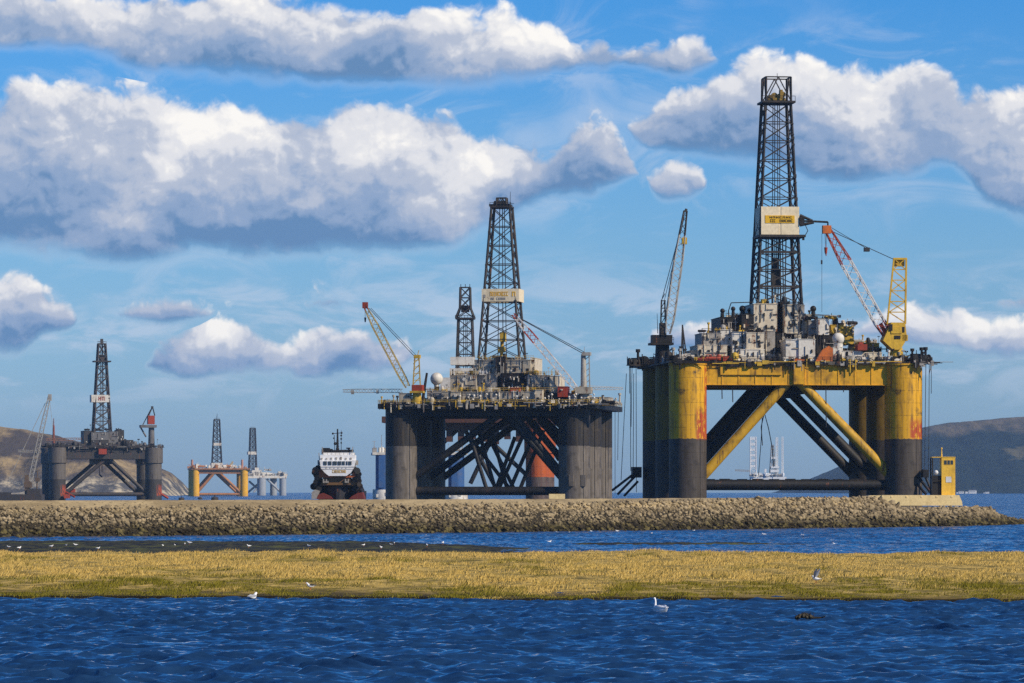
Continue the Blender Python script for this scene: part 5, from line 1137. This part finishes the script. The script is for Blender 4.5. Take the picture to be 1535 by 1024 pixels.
# ------------------------------------------------------------------ far yellow rig
D = Rig('drilling_rig', 'small far yellow rig with rusty deck standing right of the brown hill', 'oil rig', 4900.0, 324.0, rad(8), RIGS)
mD1 = paint('far_yellow', (0.78, 0.40, 0.01), (0.36, 0.17, 0.04), .4, .3, sc=.1); mDr = paint('far_rust', (0.42, 0.18, 0.06), (0.16, 0.08, 0.05), .5, .4, sc=.12)
d1, d2 = D.x(293), D.x(366); DT = D.z(704)
for xx, mt in ((d1, mD1), (d2, mD1)):
    for j in range(2):
        b = MB(); b.lathe((xx, 55 * j, 0), [(4.4, -2), (4.4, DT), (4.9, DT + .2), (4.9, DT + 1.5)], 22); D.part('column', b, [mt], origin=(xx, 55 * j, 0))
b = MB(); b.box(d1, -2, D.z(710), d2, 58, D.z(704)); b.box(d1 - 5, -5, D.z(704) + .01, d2 + 6, 60, D.z(702)); D.part('deck', b, [mDr])
for j in range(2):
    o = Vector((0, 55 * j, 0))
    for a, c in (((322, 708), (296, 738)), ((328, 708), (360, 738))):
        b = MB(); b.tube(D.at(*a) + o, D.at(*c) + o, 1.6, None, 10); D.part('brace', b, [mDr])
    b = MB(); b.tube((d1, 55 * j, 2.2), (d2, 55 * j, 2.2), 1.5, None, 10); D.part('cross_tube', b, [mDr])
b = MB(); D.pbox(b, 317, 694, 334, 702, 5, 25); D.pbox(b, 334, 698, 344, 702, 5, 20); D.part('deckhouse', b, [mwht])
for px in (288, 363):
    b = MB(); D.ptube(b, (px, 703, 0), (px, 689, 0), 1.6, 1.2, 10); D.part('pole_mast', b, [paint('leg_pink', (0.50, 0.24, 0.16))])
b = MB(); b.truss(D.at(344, 701, 5), D.at(349, 692, 5), 1, 1.5, 1, 5, .5, .3); D.part('crane', b, [mylw])
clutter(D, 280, 372, 702, -4, 4, 14, 1.2, 2.2, LOWK, [mDr, mwht, mDr])
derrick(D, 317, 333, 695, 321, 330, 629, 30, 8, .95, .5, mlat, (319, 332, 664, 668), mwht, 1.0)[0]
b = MB(); D.ptube(b, (325, 628, 30), (325.5, 620, 30), .4, .2, 6); D.part('antenna_mast', b, [mlat])
# ------------------------------------------------------------------ far white rig
E_ = Rig('drilling_rig', 'small hazy white and grey rig just right of the far yellow rig', 'oil rig', 5700.0, 400.0, rad(14), RIGS)
mE = paint('far_grey', (0.34, 0.36, 0.38), (0.20, 0.19, 0.18), .4, .1, sc=.1)
e1, e2 = E_.x(392), E_.x(424); ET = E_.z(716)
for xx, r_, j in ((e1, 5.8, 0), (e2, 4.6, 0), (E_.x(366, 50), 4.6, 50), (E_.x(410, 50), 4.6, 50)):
    b = MB(); b.lathe((xx, j, 0), [(r_, -2), (r_, ET)], 18); E_.part('column', b, [mE], origin=(xx, j, 0))
b = MB(); E_.pbox(b, 372, 713, 430, 717, -4, 55); E_.part('deck', b, [mwht])
for a in ((378, 705, 392, 713), (390, 708, 404, 713), (402, 710, 412, 713), (382, 701, 388, 705)):
    b = MB(); E_.pbox(b, *a, 2, 20); E_.part('deckhouse', b, [mwht])
clutter(E_, 374, 430, 713, -3, 4, 14, 1.4, 2.6, ALLK, [mwht, mgry]); clutter(E_, 380, 405, 706, 4, 8, 7, 1.3, 2, ALLK, [mwht, mgry])
for a, c in (((400, 718, 0), (421, 738, 0)), ((396, 718, 40), (372, 738, 40)), ((374, 722, 50), (392, 738, 0)), ((398, 718, 0), (380, 738, 0))):
    b = MB(); E_.ptube(b, a, c, 1.4, None, 10); E_.part('brace', b, [mE])
derrick(E_, 372.5, 385, 708, 374.5, 382.5, 642, 20, 8, .95, .5, mlat, (372, 385, 677, 681.5), mwht, 1.0)
# ------------------------------------------------------------------ white jack-up seen through the yellow rig
J = Rig('jackup_rig', 'distant white jack-up rig with tall thin legs, seen under the yellow rig', 'oil rig', 6500.0, 1150.0, 0.0)
mJ = paint('jackup_white', (0.80, 0.80, 0.78), (0.5, 0.47, 0.42), .3)
b = MB(); J.pbox(b, 1126, 715, 1179, 719, 0, 40); J.pbox(b, 1128, 709, 1142, 715, 4, 30); J.pbox(b, 1160, 711, 1174, 715, 4, 30); J.part('hull', b, [mJ])
b = MB(); J.pbox(b, 1142, 710, 1158, 715, 2, 20); J.part('deckhouse', b, [mBl])
b = MB(); J.pbox(b, 1156, 699, 1168, 702, 2, 20); J.pbox(b, 1155, 704, 1168, 708, 2, 20); J.pbox(b, 1156, 685, 1165, 688, 4, 16); J.pbox(b, 1146, 703, 1149, 708, 2, 8); J.part('accommodation', b, [mJ])
clutter(J, 1126, 1178, 714, -1, 2, 12, 1.5, 2.6, ALLK, [mJ, mgry])
kk_ = F / 6500.
for px, w_, y0, le in ((1129, 10, 655, 1.2), (1164.5, 3, 656, 1.0), (1173, 2.6, 655, .55)):
    b = MB(); p = J.at(px, 716, 20); q = J.at(px, y0, 20); n = 10 if w_ > 5 else 14
    b.tower((p.x, 20), p.z - 18, w_ * .9, q.z, w_ * .9, n, le, .45)
    if w_ > 5:
        for k in range(6):
            z_ = J.z(656 + 8.2 * k, p.x, 20); b.box(p.x - w_ * .46, 20 - w_ * .46, z_ - 3.6, p.x + w_ * .46, 20 + w_ * .46, z_)
    J.part('leg', b, [mJ])
derrick(J, 1153, 1163, 710, 1156, 1160, 668, 12, 5, .8, .45, mgry)
b = MB(); b.truss(J.at(1124, 706, 5), J.at(1102, 705, 5), 2, 2.2, 1.5, 8, .6, .4); J.part('crane', b, [mgry])

# ------------------------------------------------------------------ supply ship, bow on
S = Rig('supply_ship', 'white and orange supply ship seen bow on, left of the black rig', 'ship', 1230.0, 506.0, 0.0)
mh1 = paint('hull_black', (0.018, 0.018, 0.022), (0.06, 0.04, 0.03), .4, .3); mh2 = paint('hull_orange', (0.50, 0.13, 0.03), (0.16, 0.06, 0.03), .5, .3); mh3 = paint('hull_red', (0.17, 0.028, 0.016), (0.12, 0.04, 0.03), .5, .3); mbn = paint('rubbing_brown', (0.17, 0.09, 0.03), (0.05, 0.03, 0.02), .5)
def pxpoly(pts, ly): 
    return [(S.at(a, c, ly).x, S.at(a, c, ly).z) for a, c in pts]
# hull as a loft from stem to stern
st = [(1.5, .25, .6, 7.6), (3, 1.6, 3.2, 7.5), (6, 3.6, 5.2, 7.4), (11, 5.4, 6.1, 7.2), (18, 6.2, 6.4, 7.6), (40, 6.4, 6.4, 6.0), (60, 6.0, 6.2, 6.0)]
b = MB(); vs = []; fs = []
for (y, wl, wd, zd) in st: vs += [(-wl * .8, y, -2), (-wl, y, 1.5), (-wd, y, zd), (wd, y, zd), (wl, y, 1.5), (wl * .8, y, -2)]
for i in range(len(st) - 1):
    for k in range(5): fs.append((i*6+k, i*6+k+1, i*6+k+7, i*6+k+6)[::-1])
fs.append((0, 1, 2, 3, 4, 5)); L = (len(st)-1)*6; fs.append((L+5, L+4, L+3, L+2, L+1, L)); b.add(vs, fs); S.part('hull', b, [mh1], smooth=False)
b = MB(); b.prism(pxpoly([(480, 728), (484, 716), (524, 716), (529, 728)], 1), 1, 16); b.box(-4.2, .7, S.z(727), 4.2, .99, S.z(724)); S.pbox(b, 486, 710, 522, 716, 1.0, 14); S.part('rubbing_strake', b, [mbn])
b = MB(); b.prism(pxpoly([(478, 716), (478, 703), (484, 705), (492, 712), (500, 715.8)], .6), .6, 14); b.prism(pxpoly([(512, 715.8), (527, 712), (531, 705), (533, 708), (532, 716)], .6), .6, 14); S.part('bow_flare', b, [mh2])
b = MB(); b.prism(pxpoly([(493, 713.5), (487, 709), (481, 702), (479, 690.5), (533, 690.5), (531, 700), (526, 709), (519, 713.5)], -.4), -.4, 14); mshw = paint('ship_white', (0.86, 0.85, 0.82), (0.45, 0.38, 0.30), .3, .15); S.part('forecastle', b, [mshw])
b = MB(); p, q = S.at(498, 709, -.4), S.at(519, 704.6, -.4); b.marks(p.x, q.x, p.z, q.z, -.403, 8, random.Random(12), 0, .08); S.part('lettering', b, [mylw], label='worn dark yellow name across the bow')
b = MB(); S.pbox(b, 480, 682, 532, 690.4, 1.2, 12); S.pbox(b, 479, 690.0, 533, 691, .8, 1.19); S.pbox(b, 484, 678.5, 530, 681.9, 2.5, 11); h = S.part('wheelhouse', b, [mshw])
for a0, a1 in ((485, 490), (492, 497), (499, 505), (506.5, 511.5), (513, 517), (519, 521), (522.5, 527)):
    b = MB(); S.pbox(b, a0, 691.6, a1, 697, -.55, -.403); S.part('window', b, [mgl], h)
b = MB(); r_ = random.Random(6)
for k in range(7): S.pbox(b, 481 + 7.3 * k, 686 + r_.uniform(-1, 1), 483.5 + 7.3 * k, 689, 1.0, 1.197)
S.pbox(b, 479.6, 699.6, 532, 700.2, -.5, -.403); S.pbox(b, 481, 703, 530.5, 703.4, -.48, -.403); S.pbox(b, 476, 690, 478.9, 697, 2, 8); S.pbox(b, 533.1, 690, 536, 697, 2, 8)
for k in range(6): S.ptube(b, (489 + 6 * k, 701.6, -.5), (489 + 6 * k, 701.6, -.403), .12, None, 8)
S.part('wall_fitting', b, [mgry], h)
b = MB(); S.pbox(b, 482, 673, 498, 681, 3, 8); S.pbox(b, 484, 671.5, 494, 673, 4, 7); S.part('funnel', b, [mblk])
b = MB(); S.ptube(b, (496, 676.5, 3), (530, 675.8, 3), .35); S.ptube(b, (523, 680, 3), (523, 671, 3), .3); S.pbox(b, 519, 671, 525, 673, 2.8, 3.6); S.part('spar', b, [mblk])
b = MB(); S.ptube(b, (506, 680, 5), (506, 643, 5), .42, .2); S.pbar(b, (498, 650, 5), (512, 649, 5), .18); S.ptube(b, (502, 680, 5), (501, 652, 5), .1, .08, 6); S.ptube(b, (511.5, 680, 5), (511.5, 645, 5), .1, .06, 6)
for px, py, r_ in ((499, 650, .3), (512, 649, .3), (511.5, 653, .28), (511.5, 658, .28), (511.5, 664, .25), (502.5, 665, .45), (506, 673, .5), (500.5, 657, .25)): b.sphere(S.at(px, py, 5), r_, 8, 6)
for k in range(4): S.pbar(b, (503.5, 661 + 4 * k, 5), (508.5, 661 + 4 * k, 5), .12)
S.part('mast', b, [mblk])
b = MB()
for px, p2, y0, y1 in ((479, 478, 690, 679), (531, 532, 690, 679), (484, 483, 678, 670), (528, 529, 678, 670)): S.pbar(b, (px, y0, 2), (p2, y1, 2), .22)
for k in range(8): S.pbar(b, (485 + 6 * k, 682, 1.4), (485 + 6 * k, 678, 1.4), .1)
S.pbar(b, (484, 678.5, 1.4), (530, 678.5, 1.4), .12); S.part('railing', b, [mgry])
fr = random.Random(3)
for (x0, x1, y0, y1, n) in ((528, 540, 702, 740, 15), (470, 479, 700, 738, 11)):
    for k in range(n):
        p = S.at(fr.uniform(x0, x1), y0 + (y1 - y0) * (k + .5) / n, fr.uniform(0, 3)); b = MB()
        b.tube(p, p + Vector((fr.uniform(-.3, .3), .7, 0)), fr.uniform(.65, 1.0), None, 14); S.part('tyre_fender', b, [mblk])
b = MB(); S.pbox(b, 528, 704, 538, 740, 3.1, 16); S.pbox(b, 471, 706, 480, 742, 3.1, 16); S.part('sponson', b, [mh1])
b = MB(); b.prism(pxpoly([(474, 748), (478, 741), (484, 739), (495, 744), (499, 748)], -2), -2, 12); b.prism(pxpoly([(523, 748), (527, 744), (536, 739), (543, 738), (546, 748)], -2), -2, 12); S.part('bulwark', b, [mh3])
b = MB(); b.prism(pxpoly([(467, 748), (467, 738), (472, 734), (479, 736), (474, 748)], -3), -3, 4); S.part('workboat_bow', b, [mgry])
b = MB(); 
for k in range(7): S.pbox(b, 484 + k * 2.2 + (24 if k > 3 else 0), 718 + (k % 2) * 3, 485.8 + k * 2.2 + (24 if k > 3 else 0), 724, .3, .98)
S.part('anchor', b, [mgry])
# dark mooring buoys below the far rig
for px, py, w_, lab in ((272, 748, 9, 'dark mooring buoy under the left leg of the far yellow rig'), (300, 747, 7, 'small dark mooring buoy right of the larger one below the far yellow rig'), (322, 748, 11, 'dark mooring buoy below the derrick of the far yellow rig')):
    Yb = 39000 / (py - 736 + .6) * .92; k_ = F / Yb; r_ = w_ / k_ / 2; e = empty('mooring_buoy', (wx(px, Yb), Yb, 0)); tag(e, lab, 'buoy', 'mooring buoys')
    b = MB(); b.lathe((0, 0, 0), [(r_ * .8, -.5), (r_, .5), (r_, r_ * .6), (r_ * .6, r_ * .9)], 14); b.build('body', [mC2], e)
    b = MB(); b.tube((0, 0, r_ * .9), (0, 0, r_ * 1.3), r_ * .15); b.build('eye', [mblk], e)

# ------------------------------------------------------------------ birds
mfw, nt = newmat('white_plumage'); finish(nt, (0.80, 0.79, 0.76), .8)
mfg, nt = newmat('grey_plumage'); finish(nt, (0.30, 0.31, 0.33), .8)
mfb, nt = newmat('black_plumage'); finish(nt, (0.02, 0.02, 0.02), .7)
mbo, nt = newmat('orange_bill'); finish(nt, (0.60, 0.16, 0.02), .5)
def waterY(py): return CAMZ * F / (py - HY)
def swan(px, py, rz, lab):
    Y = waterY(py); e = empty('swan', (wx(px, Y), Y, 0.03), rz); tag(e, lab, 'swan')
    b = MB(); b.sweep([((-.60, 0, .26), .02, .015), ((-.48, 0, .20), .12, .06), ((-.3, 0, .13), .22, .15), ((-.05, 0, .10), .27, .20), ((.18, 0, .12), .23, .18), ((.32, 0, .18), .15, .13), ((.38, 0, .28), .085, .09), ((.36, 0, .40), .055, .055), ((.35, 0, .53), .045, .045), ((.37, 0, .64), .045, .045),
      ((.42, 0, .70), .052, .05), ((.48, 0, .695), .045, .045), ((.53, 0, .675), .028, .026)], 14); b.build('body', [mfw], e)
    b = MB(); b.sweep([((.525, 0, .677), .026, .024), ((.58, 0, .655), .024, .016), ((.64, 0, .63), .02, .01)], 8); b.build('bill', [mbo], e)
    for s in (-1, 1):
        b = MB(); b.sweep([((.20, s * .17, .20), .05, .06), ((.05, s * .20, .25), .08, .13), ((-.2, s * .18, .27), .075, .12), ((-.42, s * .11, .27), .05, .06), ((-.62, s * .05, .28), .015, .02)], 10); b.build('wing', [mfw], e)
swan(989, 919.5, rad(125), 'white swan with upright neck floating on the near water')
def gull(px, py, z, rz, lab, group=None, sc=1.0, wings=0, back=mfg, legs=True):
    Y = (CAMZ - z) * F / (py - HY); e = empty('gull', (wx(px, Y), Y, z), rz); e.scale = (sc, sc, sc); tag(e, lab, 'gull', group)
    h = .12 if legs else 0.0
    b = MB(); b.sweep([((-.30, 0, .11 + h), .03, .01), ((-.2, 0, .10 + h), .06, .03), ((-.08, 0, .09 + h), .10, .085), ((.06, 0, .10 + h), .105, .10), ((.15, 0, .15 + h), .075, .08), ((.19, 0, .21 + h), .05, .055), ((.23, 0, .255 + h), .052, .05), ((.28, 0, .25 + h), .035, .035), ((.30, 0, .245 + h), .015, .015)], 10); b.build('body', [mfw], e)
    b = MB(); b.sweep([((.295, 0, .246 + h), .014, .014), ((.33, 0, .243 + h), .012, .011), ((.36, 0, .23 + h), .005, .005)], 6); b.build('bill', [mbo], e)
    for s in (-1, 1):
        b = MB()
        if wings: b.sweep([((.10, s * .08, .18 + h), .03, .05), ((.05, s * .13, .34 + h), .02, .09), ((-.02, s * .17, .50 + h), .015, .08), ((-.12, s * .19, .66 + h), .008, .03)], 8)
        else: b.sweep([((.10, s * .085, .15 + h), .02, .04), ((-.05, s * .095, .15 + h), .03, .06), ((-.2, s * .06, .14 + h), .02, .035), ((-.38, s * .02, .13 + h), .008, .012)], 8)
        b.build('wing', [back], e)
        if legs:
            b = MB(); b.tube((.02, s * .04, .05 + h), (.03, s * .04, 0), .012, None, 6); b.box(.0, s * .04 - .03, 0, .09, s * .04 + .03, .012); b.build('leg', [mbo], e)
gull(379, 898.5, 0.0, rad(60), 'pale bird with a grey head bobbing in the water against the grass bank', sc=1.35, wings=0, legs=False)
gull(466, 884, .36, rad(200), 'black backed white bird standing low on the grass bank left of the swan', sc=1.0, back=mfb)
gull(1224, 874, .42, rad(150), 'white gull lifting its wings on the grass bank at the right', sc=1.1, wings=1)
gr = random.Random(9)
for px, py in ((13, 822), (29, 824), (77, 821), (99, 819), (113, 819), (147, 824), (244, 820), (262, 819), (277, 817), (284, 816), (373, 821), (463, 821), (545, 819), (571, 823), (586, 818), (591, 816), (640, 820), (664, 816)):
    gull(px, py, .32, gr.uniform(0, 6.28), 'white gull resting on the dark weedy mudflat', 'gulls on the mudflat', gr.uniform(.55, .85), 0, mfw)
for px, py in ((638, 803), (835, 799), (846, 796), (853, 799), (886, 797), (925, 797), (977, 800), (824, 813), (1040, 796), (1145, 802), (1203, 803), (1250, 816)):
    gull(px, py, 0.0, gr.uniform(0, 6.28), 'white gull afloat on the narrow channel below the breakwater', 'gulls on the channel', gr.uniform(.65, .95), 0, mfw, legs=False)
# weed clump with a stick in the near water
Yd = waterY(930.5); e = empty('driftwood', (wx(1206, Yd), Yd, 0.10)); tag(e, 'dark clump of weed with a low drifting log in the near water at the right', 'driftwood')
mwd, nt = newmat('wet_weed'); P = N(nt, 'ShaderNodeTexCoord', out=3); nn = noise(nt, P, 9., 4., .6); finish(nt, mix(nt, nn, (0.012, 0.010, 0.006), (0.06, 0.045, 0.02)), .6, bump=nn, bstr=.8, bdist=.05)
b = MB(); dr = random.Random(5)
for k in range(46):
    a = dr.uniform(-.38, .38); b.sphere((a, dr.uniform(-.3, .3), max(0, .22 - abs(a) * .42) * dr.uniform(.4, 1)), dr.uniform(.04, .11), 7, 5)
for k in range(26): a = dr.uniform(-.4, .4); b.bar((a, dr.uniform(-.2, .2), .05), (a + dr.uniform(-.25, .25), dr.uniform(-.3, .3), .10 + dr.uniform(.05, .22)), .018)
b.build('weed', [mwd], e)
b = MB(); b.tube((.2, .1, .02), (1.0, -.1, .03), .07, .05, 9); b.tube((.75, -.05, .04), (.95, -.2, .12), .03, .015, 7); b.build('log', [mwd], e)
# ------------------------------------------------------------------ air
HAZE = 0.5 / 19000.0
mh, nt = newmat('haze')
vol = N(nt, 'ShaderNodeVolumePrincipled', {'Color': (0.44, 0.68, 1.0, 1.0), 'Density': HAZE, 'Anisotropy': 0.0})
N(nt, 'ShaderNodeOutputMaterial', {'Volume': vol})
b = MB(); b.box(-9500, -500, -4.5, 9500, 15200, 240)
hz = b.build('haze', [mh], smooth=False); tag(hz, kind='stuff'); hz.display_type = 'WIRE'
